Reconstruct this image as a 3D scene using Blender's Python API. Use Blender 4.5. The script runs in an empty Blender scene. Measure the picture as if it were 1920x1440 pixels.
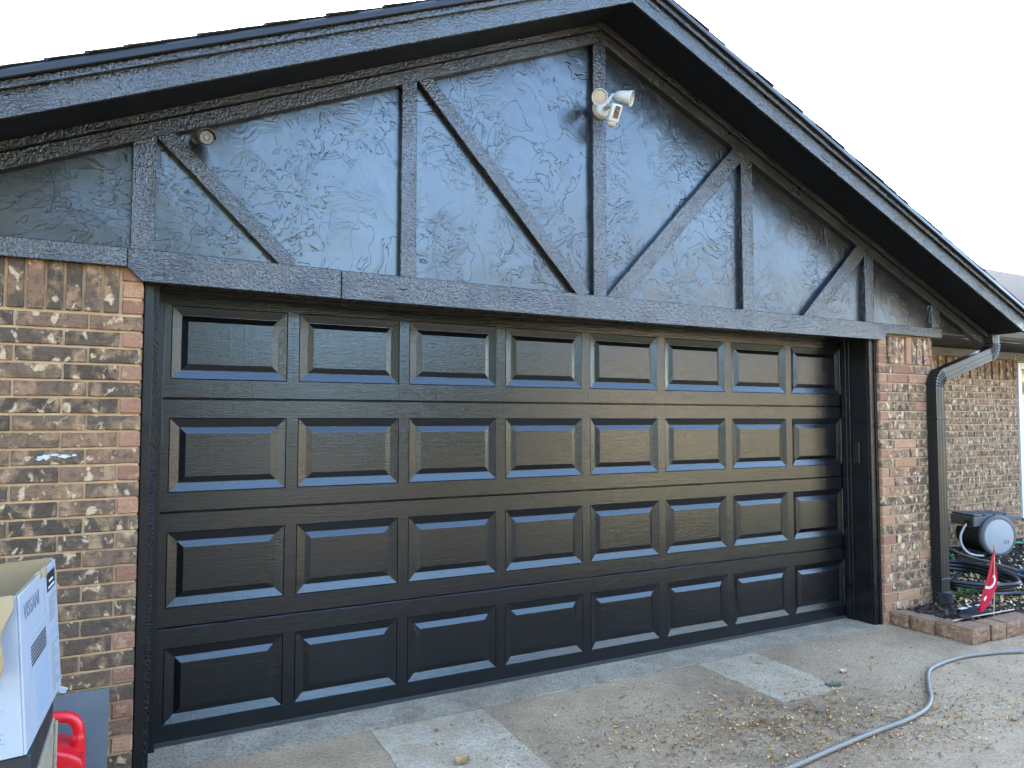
import bpy, bmesh, math, random
from mathutils import Matrix, Vector, Euler
random.seed(7)
S = bpy.context.scene
COL = S.collection
R = math.radians

# ------------------------------------------------------------------ camera, sky, sun, exposure
cam_d = bpy.data.cameras.new('camera'); cam = bpy.data.objects.new('camera', cam_d); COL.objects.link(cam)
rt = Vector((.889517, -.456902, .000507)); dn = Vector((.022880, .043436, -.998794)); fw = Vector((.456329, .888456, .049091))
cam.matrix_world = Matrix(((rt.x, -dn.x, -fw.x, .02203), (rt.y, -dn.y, -fw.y, -3.70062), (rt.z, -dn.z, -fw.z, 1.50510), (0, 0, 0, 1)))
cam_d.sensor_width = 36; cam_d.lens = 1331 / 1920 * 36; cam_d.clip_start = .05; cam_d.clip_end = 2000
S.camera = cam
SUN_EL, SUN_AZ = R(27), R(20)          # azimuth from +Y towards +X: the sun stands behind the house, to the right
W = bpy.data.worlds.new('World'); S.world = W; W.use_nodes = True
nt = W.node_tree; nt.nodes.clear()
sky = nt.nodes.new('ShaderNodeTexSky'); sky.sky_type = 'NISHITA'; sky.sun_disc = False
sky.sun_elevation = SUN_EL; sky.sun_rotation = SUN_AZ; sky.air_density = 1.0; sky.dust_density = 1.1; sky.ozone_density = 1.7
bg = nt.nodes.new('ShaderNodeBackground'); bg.inputs[1].default_value = .15
wo = nt.nodes.new('ShaderNodeOutputWorld')
nt.links.new(sky.outputs[0], bg.inputs[0]); nt.links.new(bg.outputs[0], wo.inputs[0])
sd = bpy.data.lights.new('sun', 'SUN'); sd.energy = 5.0; sd.angle = R(.5); sd.color = (1, .88, .70)
sun = bpy.data.objects.new('sun', sd); COL.objects.link(sun)
sdir = Vector((math.sin(SUN_AZ) * math.cos(SUN_EL), math.cos(SUN_AZ) * math.cos(SUN_EL), math.sin(SUN_EL)))
sun.rotation_euler = sdir.to_track_quat('Z', 'Y').to_euler(); sun.location = sdir * 60
S.view_settings.view_transform = 'Standard'; S.view_settings.look = 'None'
S.view_settings.exposure = 4.1; S.view_settings.gamma = 1; S.view_settings.use_curve_mapping = False
S.render.engine = 'CYCLES'
S.cycles.use_denoising = True; S.cycles.use_adaptive_sampling = True; S.cycles.adaptive_threshold = .015; S.cycles.max_bounces = 5; S.cycles.diffuse_bounces = 3; S.cycles.glossy_bounces = 3; S.cycles.sample_clamp_indirect = 8

# ------------------------------------------------------------------ helpers
WM = {}                                   # world matrices by object name
def wm(o): return WM.get(o.name, Matrix.Identity(4))
def link(name, data, parent=None, mat=None, M=None):
    o = bpy.data.objects.new(name, data); COL.objects.link(o)
    M = M or Matrix.Identity(4)
    WM[o.name] = M
    if parent:
        o.parent = parent; o.matrix_parent_inverse = wm(parent).inverted()
    o.matrix_basis = M
    if mat and data is not None and len(data.materials) == 0: data.materials.append(mat)
    return o
def tag(o, label=None, cat=None, group=None, kind=None):
    if label: o['label'] = label
    if cat: o['category'] = cat
    if group: o['group'] = group
    if kind: o['kind'] = kind
    return o
def thing(name, label, cat, loc=(0, 0, 0), group=None):
    o = link(name, None, M=Matrix.Translation(loc)); o.empty_display_size = .1
    return tag(o, label, cat, group)

class MB:
    def __init__(s): s.v = []; s.f = []
    def add(s, vs, fs):
        b = len(s.v); s.v += [tuple(p) for p in vs]; s.f += [tuple(i + b for i in f) for f in fs]; return s
    def box(s, x0, x1, y0, y1, z0, z1):
        return s.add([(x, y, z) for x in (x0, x1) for y in (y0, y1) for z in (z0, z1)],
                     [(0, 1, 3, 2), (4, 6, 7, 5), (0, 4, 5, 1), (2, 3, 7, 6), (0, 2, 6, 4), (1, 5, 7, 3)])
    def obox(s, M, sx, sy, sz):
        b = MB().box(-sx / 2, sx / 2, -sy / 2, sy / 2, -sz / 2, sz / 2)
        return s.add([M @ Vector(p) for p in b.v], b.f)
    def prism(s, poly, y0, y1):           # polygon in x,z
        n = len(poly)
        vs = [(x, y0, z) for x, z in poly] + [(x, y1, z) for x, z in poly]
        return s.add(vs, [tuple(range(n)), tuple(range(2 * n - 1, n - 1, -1))] + [(i + n, (i + 1) % n + n, (i + 1) % n, i) for i in range(n)])
    def hprism(s, poly, z0, z1):          # polygon in x,y
        n = len(poly)
        vs = [(x, y, z0) for x, y in poly] + [(x, y, z1) for x, y in poly]
        return s.add(vs, [tuple(range(n - 1, -1, -1)), tuple(range(n, 2 * n))] + [(i, (i + 1) % n, (i + 1) % n + n, i + n) for i in range(n)])
    def tube(s, path, r, n=10, cap=True, prof=None):
        P = [Vector(p) for p in path]; m = len(P)
        rs = r if isinstance(r, (list, tuple)) else [r] * m
        up = Vector((0, 0, 1)); rings = []; N = None
        for i in range(m):
            t = (P[min(i + 1, m - 1)] - P[max(i - 1, 0)]).normalized()
            if N is None:
                N = up.cross(t)
                if N.length < 1e-3: N = Vector((1, 0, 0)).cross(t)
                N.normalize()
            else:
                N = (N - t * N.dot(t)).normalized()
            B = t.cross(N)
            if prof: ring = [P[i] + N * a * rs[i] + B * b * rs[i] for a, b in prof]
            else: ring = [P[i] + (N * math.cos(2 * math.pi * k / n) + B * math.sin(2 * math.pi * k / n)) * rs[i] for k in range(n)]
            rings.append(ring)
        k = len(rings[0]); vs = [p for ring in rings for p in ring]
        fs = [(i * k + j, i * k + (j + 1) % k, (i + 1) * k + (j + 1) % k, (i + 1) * k + j) for i in range(m - 1) for j in range(k)]
        if cap: fs += [tuple(range(k - 1, -1, -1)), tuple(range((m - 1) * k, m * k))]
        return s.add(vs, fs)
    def lathe(s, prof, M=None, n=24, cap=True):   # prof (r, h) along local z
        M = M or Matrix.Identity(4); m = len(prof)
        vs = [M @ Vector((r * math.cos(2 * math.pi * k / n), r * math.sin(2 * math.pi * k / n), h)) for r, h in prof for k in range(n)]
        fs = [(i * n + j, i * n + (j + 1) % n, (i + 1) * n + (j + 1) % n, (i + 1) * n + j) for i in range(m - 1) for j in range(n)]
        if cap: fs += [tuple(range(n - 1, -1, -1)), tuple(range((m - 1) * n, m * n))]
        return s.add(vs, fs)
    def mesh(s, name, bevel=0, smooth=False, seg=1):
        me = bpy.data.meshes.new(name); me.from_pydata(s.v, [], s.f)
        bm = bmesh.new(); bm.from_mesh(me)
        bmesh.ops.recalc_face_normals(bm, faces=bm.faces)
        if bevel: bmesh.ops.bevel(bm, geom=bm.edges[:], offset=bevel, segments=seg, affect='EDGES', profile=.6)
        bm.to_mesh(me); bm.free()
        if smooth:
            me.polygons.foreach_set('use_smooth', [True] * len(me.polygons))
            try: me.set_sharp_from_angle(angle=R(40))
            except Exception: pass
        return me
    def build(s, name, mat, parent=None, bevel=0, smooth=False, M=None, seg=1):
        return link(name, s.mesh(name, bevel, smooth, seg), parent, mat, M)

def axis(z, loc=(0, 0, 0), roll=0):       # matrix whose local z points along z
    return Matrix.Translation(loc) @ Vector(z).to_track_quat('Z', 'Y').to_matrix().to_4x4() @ Matrix.Rotation(roll, 4, 'Z')
def catmull(pts, sub=8):
    P = [Vector(p) for p in pts]; out = []
    for i in range(len(P) - 1):
        a, b, c, d = P[max(i - 1, 0)], P[i], P[i + 1], P[min(i + 2, len(P) - 1)]
        for k in range(sub):
            t = k / sub
            out.append(.5 * ((2 * b) + (c - a) * t + (2 * a - 5 * b + 4 * c - d) * t * t + (3 * b - a - 3 * c + d) * t ** 3))
    return out + [P[-1]]

# ------------------------------------------------------------------ node helpers
class NT:
    def __init__(s, name):
        s.m = bpy.data.materials.new(name); s.m.use_nodes = True
        s.t = s.m.node_tree; s.b = s.t.nodes['Principled BSDF']
    def n(s, k, **kw):
        x = s.t.nodes.new(k)
        for a, b in kw.items(): setattr(x, a, b)
        return x
    def put(s, sock, v):
        if isinstance(v, bpy.types.NodeSocket): s.t.links.new(v, sock)
        elif v is not None:
            if isinstance(v, (tuple, list)) and len(v) == 3 and sock.type == 'RGBA': v = (*v, 1)
            sock.default_value = v
    def obj(s): return s.n('ShaderNodeTexCoord').outputs['Object']
    def pos(s): return s.n('ShaderNodeNewGeometry').outputs['Position']
    def island(s): return s.n('ShaderNodeNewGeometry').outputs['Random Per Island']
    def rnd(s): return s.n('ShaderNodeObjectInfo').outputs['Random']
    def mapp(s, v, scale=(1, 1, 1), rot=(0, 0, 0), loc=(0, 0, 0)):
        x = s.n('ShaderNodeMapping'); s.put(x.inputs[0], v); x.inputs['Scale'].default_value = scale
        x.inputs['Rotation'].default_value = rot; s.put(x.inputs['Location'], loc); return x.outputs[0]
    def noise(s, v, scale, detail=3, rough=.5, dist=0, out=0):
        x = s.n('ShaderNodeTexNoise'); s.put(x.inputs['Vector'], v); x.inputs['Scale'].default_value = scale
        x.inputs['Detail'].default_value = detail; x.inputs['Roughness'].default_value = rough; x.inputs['Distortion'].default_value = dist
        return x.outputs[out]
    def vor(s, v, scale, feature='F1', rnd=1):
        x = s.n('ShaderNodeTexVoronoi', feature=feature); s.put(x.inputs['Vector'], v); x.inputs['Scale'].default_value = scale
        x.inputs['Randomness'].default_value = rnd; return x.outputs[0]
    def ramp(s, f, stops, interp='LINEAR'):
        x = s.n('ShaderNodeValToRGB'); s.put(x.inputs[0], f); e = x.color_ramp.elements; x.color_ramp.interpolation = interp
        while len(e) < len(stops): e.new(.5)
        for i, (p, c) in enumerate(stops):
            e[i].position = p; e[i].color = (c, c, c, 1) if isinstance(c, (int, float)) else (*c, 1)
        return x.outputs[0]
    def math(s, op, a, b=None, c=None):
        x = s.n('ShaderNodeMath', operation=op)
        for i, q in enumerate((a, b, c)):
            if q is not None: s.put(x.inputs[i], q)
        return x.outputs[0]
    def vmul(s, a, k):
        x = s.n('ShaderNodeVectorMath', operation='SCALE'); s.put(x.inputs[0], a); s.put(x.inputs['Scale'], k); return x.outputs[0]
    def vadd(s, a, b):
        x = s.n('ShaderNodeVectorMath', operation='ADD'); s.put(x.inputs[0], a); s.put(x.inputs[1], b); return x.outputs[0]
    def mix(s, a, b, f, mode='MIX'):
        x = s.n('ShaderNodeMix', data_type='RGBA', blend_type=mode); s.put(x.inputs[0], f); s.put(x.inputs[6], a); s.put(x.inputs[7], b); return x.outputs[2]
    def bump(s, h, strength=.5, dist=.01, nrm=None):
        x = s.n('ShaderNodeBump'); s.put(x.inputs['Height'], h); x.inputs['Strength'].default_value = strength; x.inputs['Distance'].default_value = dist
        if nrm is not None: s.put(x.inputs['Normal'], nrm)
        return x.outputs[0]
    def fin(s, color=None, rough=None, normal=None, metal=None, spec=None, coat=None, ior=None, k=.7):
        i = s.b.inputs
        if k != 1 and isinstance(color, bpy.types.NodeSocket): color = s.mix(color, k if isinstance(k, tuple) else (k, k, k), 1.0, 'MULTIPLY')
        if ior: i['IOR'].default_value = ior
        for k, v in (('Base Color', color), ('Roughness', rough), ('Normal', normal), ('Metallic', metal), ('Specular IOR Level', spec), ('Coat Weight', coat)):
            if v is not None: s.put(i[k], v)
        return s.m

def plain(name, color, rough=.5, spec=.5, metal=0, var=.12, bump=0, scale=30, k=.7):
    t = NT(name); p = t.obj(); n = t.noise(p, scale, 4, .6)
    c = t.mix(tuple(x * (1 - var) for x in color), tuple(min(1, x * (1 + var)) for x in color), n)
    nr = t.bump(t.noise(p, scale * 4, 3), .4, bump) if bump else None
    return t.fin(c, t.math('ADD', t.math('MULTIPLY', n, .12), rough - .06), nr, metal, spec, k=k)

BLK = (.004, .0043, .0052)
def m_stucco():
    t = NT('black_painted_stucco'); p = t.pos()
    warp = t.vmul(t.noise(p, 3.2, 2, .5, 0, 1), .28)
    q = t.vadd(p, warp)
    n1 = t.noise(t.mapp(q, (1, .2, .8), (0, R(25), 0)), 5.5, 3, .62, .9)
    step = t.ramp(n1, [(.50, 0), (.51, 1)])
    n2 = t.noise(t.mapp(q, (.8, .2, 1.2), (0, R(-35), 0)), 15, 3, .6, 1.2)
    step2 = t.ramp(n2, [(.545, 0), (.565, 1)])
    mask = t.ramp(t.noise(p, 2.3, 2), [(.48, 0), (.62, 1)])
    mask1 = t.ramp(t.noise(t.vadd(p, (7.3, 1.1, 3.7)), 1.7, 2), [(.36, .12), (.6, 1)])
    sw = t.noise(t.mapp(q, (1, .2, 9), (0, R(40), 0)), 9, 3, .6)
    h = t.math('ADD', t.math('MULTIPLY', t.math('MULTIPLY', step, mask1), .55), t.math('MULTIPLY', t.math('MULTIPLY', step2, mask), .42))
    h = t.math('ADD', h, t.math('MULTIPLY', t.math('MULTIPLY', sw, t.ramp(t.noise(p, 4, 1), [(.5, 0), (.6, 1)])), .35))
    h = t.math('ADD', h, t.math('MULTIPLY', t.noise(p, 5, 2), .9))
    nr = t.bump(h, 1.0, .006)
    rg = t.ramp(t.noise(p, 2.2, 2), [(.3, .27), (.7, .34)])
    t.b.inputs['Specular Tint'].default_value = (.9, .96, 1, 1)
    return t.fin(BLK, rg, nr, spec=.85)
def m_rough(name, base=BLK, sc=1.0, st=.8, rough=.28, spec=.82):
    t = NT(name); o = t.obj(); p = t.pos()
    a = t.noise(t.mapp(o, (16, 26, 40)), 2.3 * sc, 2, .65, .5)      # fibres along the board
    b = t.noise(t.mapp(o, (42, 20, 24)), 2.1 * sc, 2, .6, .4)      # saw marks across it
    k = t.ramp(t.noise(o, 3.5, 2), [(.4, 0), (.6, 1)])
    h = t.math('ADD', t.math('MULTIPLY', a, t.math('SUBTRACT', 1.25, k)), t.math('MULTIPLY', b, t.math('ADD', k, .35)))
    knot = t.ramp(t.vor(t.mapp(o, (1.2, 1, 5)), 1.6), [(.05, 1), (.12, 0)])
    h = t.math('ADD', h, t.math('MULTIPLY', knot, -.7))
    nr = t.bump(h, st, .009)
    return t.fin(base, t.ramp(t.noise(o, 8, 2), [(.3, rough - .1), (.7, rough + .04)]), nr, spec=spec)
def m_door():
    t = NT('black_painted_woodgrain_steel'); p = t.pos()
    g = t.noise(t.mapp(p, (2.2, 3, 36)), 3.0, 3, .7, .6)
    g2 = t.noise(t.mapp(p, (9, 9, 90)), 3.0, 2, .7)
    vb = t.ramp(t.noise(t.mapp(p, (55, 1, 1.5)), 1.0, 2), [(.56, 0), (.62, 1)])
    h = t.math('ADD', t.math('MULTIPLY', g, .6), t.math('ADD', t.math('MULTIPLY', g2, .5), t.math('MULTIPLY', vb, .12)))
    nr = t.bump(h, .42, .0028)
    rg = t.ramp(t.noise(t.mapp(p, (1.5, 1, 22)), 4, 3, .65), [(.3, .11), (.72, .22)])
    t.b.inputs['Specular Tint'].default_value = (.86, .95, 1, 1)
    return t.fin(BLK, rg, nr, spec=.55)
def m_smooth(name, base=BLK, rough=.28, spec=.38, bump=.0008):
    t = NT(name); p = t.pos(); n = t.noise(p, 60, 3, .6)
    return t.fin(base, t.ramp(t.noise(p, 5, 3), [(.3, rough - .05), (.7, rough + .09)]), t.bump(n, .5, bump), spec=spec)
def m_brick(name, red, light=0):
    t = NT(name); o = t.obj(); r = t.rnd(); cx = t.n('ShaderNodeCombineXYZ')
    t.put(cx.inputs[0], t.math('MULTIPLY', r, 37.0)); t.put(cx.inputs[2], t.math('MULTIPLY', r, 91.0))
    q = t.vadd(o, cx.outputs[0]); f = t.noise(q, 130, 2, .7)
    n = t.noise(t.mapp(q, (1, 1, .7)), 12 + 8 * light, 3, .62, .4); n2 = t.noise(t.mapp(q, (1, 1, .75)), 23, 3, .55, .5)
    if red: c = t.ramp(r, [(0, (.25, .13, .095)), (.35, (.35, .2, .14)), (.7, (.44, .27, .175)), (1, (.22, .125, .095))])
    else: c = t.ramp(r, [(0, (.075, .06, .05)), (.45, (.105, .082, .064)), (.75, (.15, .11, .08)), (.92, (.21, .14, .1)), (1, (.2, .12, .09))])
    lo = .5 - .06 * light
    tan = t.ramp(t.math('FRACT', t.math('MULTIPLY', r, 7.3)), [(0, (.29, .195, .125)), (.5, (.38, .27, .17)), (1, (.34, .21, .145))])
    c = t.mix(c, tan, t.ramp(n, [(lo, 0), (lo + .14, .1 if red else .82)]))
    c = t.mix(c, (.04, .033, .029), t.ramp(t.noise(q, 30, 3, .6), [(.5, 0), (.7, .25 if red else .7)]))
    sp = t.ramp(n2, [(.585 - .02 * light, 0), (.645 - .02 * light, 1)])
    c = t.mix(c, t.ramp(f, [(.3, (.42, .33, .22)), (.7, (.82, .7, .52))]), t.math('MULTIPLY', sp, .25 if red else .72))
    c = t.mix(c, (.035, .03, .026), t.ramp(f, [(.58, 0), (.75, .5)]))
    h = t.math('ADD', t.noise(t.mapp(q, (1, 1, 2.2)), 42, 3, .7), t.math('MULTIPLY', f, .5))
    return t.fin(c, .82, t.bump(h, .9, .008), spec=.2, k=(.77 + .14 * light, .675 + .13 * light, .575 + .125 * light))
def m_mortar():
    t = NT('sand_mortar'); p = t.pos(); n = t.noise(p, 9, 4); f = t.noise(p, 160, 3, .7)
    c = t.mix(t.ramp(n, [(.3, (.37, .265, .165)), (.7, (.47, .35, .225))]), (.2, .16, .12), t.ramp(f, [(.55, 0), (.8, .6)]))
    return t.fin(c, .92, t.bump(t.math('ADD', f, t.noise(p, 40, 3)), .7, .004), spec=.15, k=(.83, .725, .62))
def m_concrete(name, lo, hi, stain=.5, spot=False, under=None):
    t = NT(name); p = t.pos(); big = t.noise(p, .9, 5, .6, .4); mid = t.noise(p, 6, 5, .65, .3); fine = t.noise(p, 190, 3, .75); grit = t.vor(p, 150)
    c = t.mix(lo, hi, t.ramp(mid, [(.3, 0), (.7, 1)]))
    c = t.mix(c, tuple(x * .5 for x in lo), t.ramp(t.noise(p, 48, 3, .7), [(.48, 0), (.72, .75)]))
    c = t.mix(c, tuple(min(1, x * 1.35) for x in hi), t.ramp(t.noise(p, 63, 2, .7), [(.58, 0), (.74, .6)]))
    if under: c = t.mix(c, under, t.ramp(t.noise(p, 4.3, 4, .6), [(.46, 0), (.62, .85)]))
    if spot:
        ln = t.n('ShaderNodeVectorMath', operation='LENGTH'); t.put(ln.inputs[0], t.mapp(p, (.85, 1.7, 0), (0, 0, 0), (-2.5, 2.0, 0)))
        zone = t.math('MULTIPLY', t.ramp(ln.outputs['Value'], [(.15, 1), (1.0, 0)]), t.ramp(t.noise(p, 7, 5, .7), [(.38, 0), (.6, 1)]))
        c = t.mix(c, (.15, .085, .045), t.math('MULTIPLY', zone, .75))
    c = t.mix(c, (.14, .10, .07), t.math('MULTIPLY', t.ramp(big, [(.46, 0), (.68, 1)]), stain))
    c = t.mix(c, tuple(x * .3 for x in lo), t.ramp(t.noise(p, 95, 3, .75), [(.5, 0), (.7, .7)]))
    c = t.mix(c, tuple(min(1, x * 1.45) for x in hi), t.ramp(t.vor(p, 85), [(.1, .6), (.3, 0)]))
    c = t.mix(c, (.055, .045, .038), t.math('MULTIPLY', t.ramp(t.noise(p, 34, 3, .6), [(.62, 0), (.7, 1)]), .45 * stain))
    h = t.math('ADD', fine, t.math('MULTIPLY', mid, .8))
    return t.fin(c, t.ramp(mid, [(.3, .78), (.7, .9)]), t.bump(h, .6, .003), spec=.2, k=(.79, .695, .59))
def m_island(name, stops, rough=.7, spec=.3, trans=0):
    t = NT(name); c = t.ramp(t.island(), stops); p = t.pos()
    c = t.mix(c, (.03, .02, .012), t.ramp(t.noise(p, 90, 3), [(.55, 0), (.8, .5)]))
    return t.fin(c, rough, spec=spec, k=(.8, .68, .52))
MAT = {}
def mats():
    M = MAT
    M['stucco'] = m_stucco(); M['rough'] = m_rough('black_painted_rough_sawn_wood'); M['rough2'] = m_rough('black_painted_rough_frieze', sc=1.1, st=.9, rough=.36)
    M['edge'] = m_rough('black_painted_board_edge', sc=1.2, st=.9, rough=.4, spec=.25); M['fascia'] = m_rough('black_painted_fascia_wood', sc=1.2, st=.8)
    M['door'] = m_door(); M['black'] = m_smooth('black_semi_gloss_paint'); M['soffit'] = m_smooth('black_matt_soffit_paint', (.004, .0045, .007), .5, .25)
    M['metal'] = m_smooth('black_enamelled_metal', (.010, .0095, .0085), .36, .28, 0)
    M['brick'] = m_brick('mottled_brown_brick', False); M['brick_red'] = m_brick('red_brick', True); M['brick_lit'] = m_brick('mottled_brick_lit_copy', False, 1); M['mortar'] = m_mortar()  # last brick copy: more tan, and brighter light on the right painted in
    M['drive'] = m_concrete('weathered_concrete', (.36, .265, .175), (.47, .365, .255), .55, True)
    M['floor'] = m_concrete('garage_floor_concrete', (.22, .19, .15), (.46, .41, .335), .3)
    M['patch'] = m_concrete('pale_concrete_patch', (.44, .37, .28), (.57, .5, .395), .3, False, (.4, .31, .215))
    M['stone'] = m_concrete('split_face_stone', (.2, .125, .085), (.33, .215, .145), .3)
    t = NT('asphalt_shingle'); p = t.pos(); M['shingle'] = t.fin(t.mix((.03, .03, .034), (.085, .085, .09), t.noise(p, 90, 4, .7)), .85, t.bump(t.noise(p, 160, 3), .7, .003))
    t = NT('shingle_courses'); p = t.pos(); br = t.n('ShaderNodeTexBrick'); t.put(br.inputs[0], t.mapp(p, (1, 1, 1)))
    br.inputs['Scale'].default_value = 1; br.inputs['Brick Width'].default_value = .3; br.inputs['Row Height'].default_value = .14; br.inputs['Mortar Size'].default_value = .008
    for k, c in ((1, (.022, .023, .025)), (2, (.034, .035, .037)), (3, (.010, .010, .011))): br.inputs[k].default_value = (*c, 1)
    M['mainroof'] = t.fin(t.mix(br.outputs[0], (.015, .015, .017), t.math('MULTIPLY', t.noise(p, 30, 4), .5)), .9, t.bump(br.outputs['Fac'], .6, -.01), spec=.08)
mats()

# ------------------------------------------------------------------ setting: ground, driveway, street
def struct(name, mb, mat, bevel=0):
    o = mb.build(name, mat, None, bevel); o['kind'] = 'structure'; return o
t = NT('lawn_grass'); p = t.pos()
MAT['lawn'] = t.fin(t.mix((.07, .075, .03), (.2, .18, .085), t.noise(p, 5, 5, .7)), .9, t.bump(t.noise(p, 60, 4), 1, .03), k=1)
t = NT('street_asphalt'); p = t.pos()
MAT['asphalt'] = t.fin(t.mix((.04, .04, .042), (.085, .082, .078), t.noise(p, 40, 5, .7)), .9)
struct('ground', MB().add([(-400, -400, -.06), (400, -400, -.06), (400, 400, -.06), (-400, 400, -.06)], [(0, 1, 2, 3)]), MAT['lawn'])
struct('driveway', MB().box(-1.3, 5.05, -13, -.267, -.09, 0).box(5.054, 12, -2.6, -.72, -.09, -.002), MAT['drive'])
struct('garage_floor', MB().box(-.02, 4.86, -.258, .6, -.08, .002), MAT['floor'])
struct('street', MB().box(-150, 150, -21, -13.05, -.09, -.045), MAT['asphalt'])
struct('joint_filler', MB().box(-.6, 4.86, -.267, -.258, -.08, -.006), plain('joint_caulk', (.3, .29, .27), .9, .2, 0, .5, .004, 25))
def patch(x0, x1, y0, y1, z, name='concrete_patch', mat='patch'):
    n = 14; pts = []
    for a, b in (((x0, y0), (x1, y0)), ((x1, y0), (x1, y1)), ((x1, y1), (x0, y1)), ((x0, y1), (x0, y0))):
        for i in range(n): pts.append((a[0] + (b[0] - a[0]) * i / n + random.uniform(-.006, .006), a[1] + (b[1] - a[1]) * i / n + random.uniform(-.006, .006)))
    struct(name, MB().hprism(pts, -.02, z), MAT[mat])
patch(1.02, 1.605, -1.25, -.285, .003); patch(3.06, 3.53, -.94, -.28, .003)

# ------------------------------------------------------------------ the house
house = thing('brick_house', 'brown brick house with black gable and wide black panelled garage door', 'house', (2.42, .2, 0))
BF = -.265                      # brick face
CH = .0705                      # course height
BH = .0605; MJ = .010
brick_cache = {}
def brick_mesh(L, H, D, var, mat):
    k = (round(L, 3), round(H, 3), round(D, 3), var, mat.name)
    if k not in brick_cache:
        rr = random.Random(hash((round(L, 3), var)) & 0xffff)
        b = MB(); nx = 4 if L > .1 else 2; nz = 4 if H > .1 else 2; e = .0035
        # front grid with a worn rim, then sides
        xs = [-L / 2 + L * i / nx for i in range(nx + 1)]; zs = [-H / 2 + H * j / nz for j in range(nz + 1)]
        g = {}
        vs = []
        for i, x in enumerate(xs):
            for j, z in enumerate(zs):
                ed = i in (0, nx) or j in (0, nz)
                g[i, j] = len(vs)
                sx = -1 if i == 0 else (1 if i == nx else 0); sz = -1 if j == 0 else (1 if j == nz else 0)
                vs.append((x - sx * e + rr.uniform(-.001, .001), rr.uniform(-.0012, .0012), z - sz * e + rr.uniform(-.001, .001)))
        fs = [(g[i, j], g[i + 1, j], g[i + 1, j + 1], g[i, j + 1]) for i in range(nx) for j in range(nz)]
        per = [(i, 0) for i in range(nx)] + [(nx, j) for j in range(nz)] + [(i, nz) for i in range(nx, 0, -1)] + [(0, j) for j in range(nz, 0, -1)]
        rim = []
        for (i, j) in per:
            x, z = xs[i], zs[j]; rim.append(len(vs)); vs.append((x + rr.uniform(-.0012, .0012), e + .001, z + rr.uniform(-.0012, .0012)))
        back = []
        for (i, j) in per:
            back.append(len(vs)); vs.append((xs[i], D, zs[j]))
        m = len(per)
        for a in range(m):
            c = (a + 1) % m
            fs.append((g[per[a]], rim[a], rim[c], g[per[c]])); fs.append((rim[a], back[a], back[c], rim[c]))
        b.add(vs, fs)
        me = b.mesh('brick'); me.materials.append(mat); brick_cache[k] = me
    return brick_cache[k]
NB = [0]
def brick(wall, x0, x1, z0, z1, yf, D=.09, red=False, store=None):
    light = x0 > 3  # right-hand walls: same brick, stronger light there put into its colour
    L = x1 - x0; H = z1 - z0
    if L < .02: return
    me = brick_mesh(L, H, D, random.randrange(3), MAT['brick_red' if red else 'brick_lit' if light else 'brick'])
    M = Matrix.Translation(((x0 + x1) / 2, yf + random.uniform(-.0025, .002), (z0 + z1) / 2)) @ Euler((0, random.uniform(-.005, .005), random.uniform(-.004, .004))).to_matrix().to_4x4()
    if store is not None: store.append((me, M)); return
    NB[0] += 1
    return link('brick', me, wall, None, M)
ZT = 1.945                      # top of the running courses
def course_z(i, zt=ZT): return zt - i * CH - BH - .004, zt - i * CH - .004
# left wall
wl = MB().box(-.655, -.008, BF + .0085, .35, -.05, 2.2).build('brick_wall', MAT['mortar'], house)
for i in range(28):
    z0, z1 = course_z(i); z0 = max(z0, -.04)
    xs = [-.003, -.208, -.466, -.66] if i % 2 == 0 else [-.003, -.090, -.297, -.555, -.66]
    for k in range(len(xs) - 1):
        brick(wl, xs[k + 1] + MJ * (k + 1 < len(xs) - 1 or 0), xs[k], z0, z1, BF, red=(i % 2 == 1 and k == 0 and random.random() < .72))
for k in range(8): brick(wl, -.093 - (k + 1) * .0675 + .009, -.096 - k * .0675, 1.954, 2.16, BF - random.choice((0, .004, .009)), .09)
for k in range(3): brick(wl, -.083, -.003, 1.953 + k * .07, 2.013 + k * .07, BF, red=True)
pm = MB()
for cx_, cz_, rx_, rz_ in ((-.345, 1.349, .022, .011), (-.312, 1.357, .018, .006), (-.275, 1.351, .026, .008), (-.24, 1.354, .012, .006), (-.36, 1.341, .012, .005)):
    pm.prism([(cx_ + rx_ * random.uniform(.45, 1.25) * math.cos(2 * math.pi * k / 15), cz_ + rz_ * random.uniform(.4, 1.3) * math.sin(2 * math.pi * k / 15)) for k in range(15)], BF - .0042, BF + .004)
pm.build('paint_smear', plain('pale_blue_paint', (.46, .53, .57), .6), wl)
# right pier
wp = MB().box(4.862, 5.488, BF + .0085, 1.2, -.05, 2.2).build('brick_wall', MAT['mortar'], house)
ZP = 1.916
for i in range(28):
    z0, z1 = course_z(i, ZP); z0 = max(z0, -.04)
    xs = [4.857, 5.008, 5.276, 5.495] if i % 2 == 0 else [4.857, 4.95, 5.195, 5.45, 5.495]
    for k in range(len(xs) - 1): brick(wp, xs[k], xs[k + 1] - MJ * (k < len(xs) - 2), z0, z1, BF, red=(i % 2 == 1 and k == 0 and random.random() < .7) or random.random() < .12)
for k in range(3): brick(wp, 4.857, 4.94, 1.922 + k * .07, 1.982 + k * .07, BF, red=True)
xs = 4.951
for k in range(7): brick(wp, xs, xs + .061, 1.922, 2.13, BF - (.013 if k % 3 == 0 else .002), red=random.random() < .25); xs += .0695 if k % 3 != 2 else .074
for k in range(3): brick(wp, 5.445, 5.495, 1.922 + k * .07, 1.982 + k * .07, BF, red=True)
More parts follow.
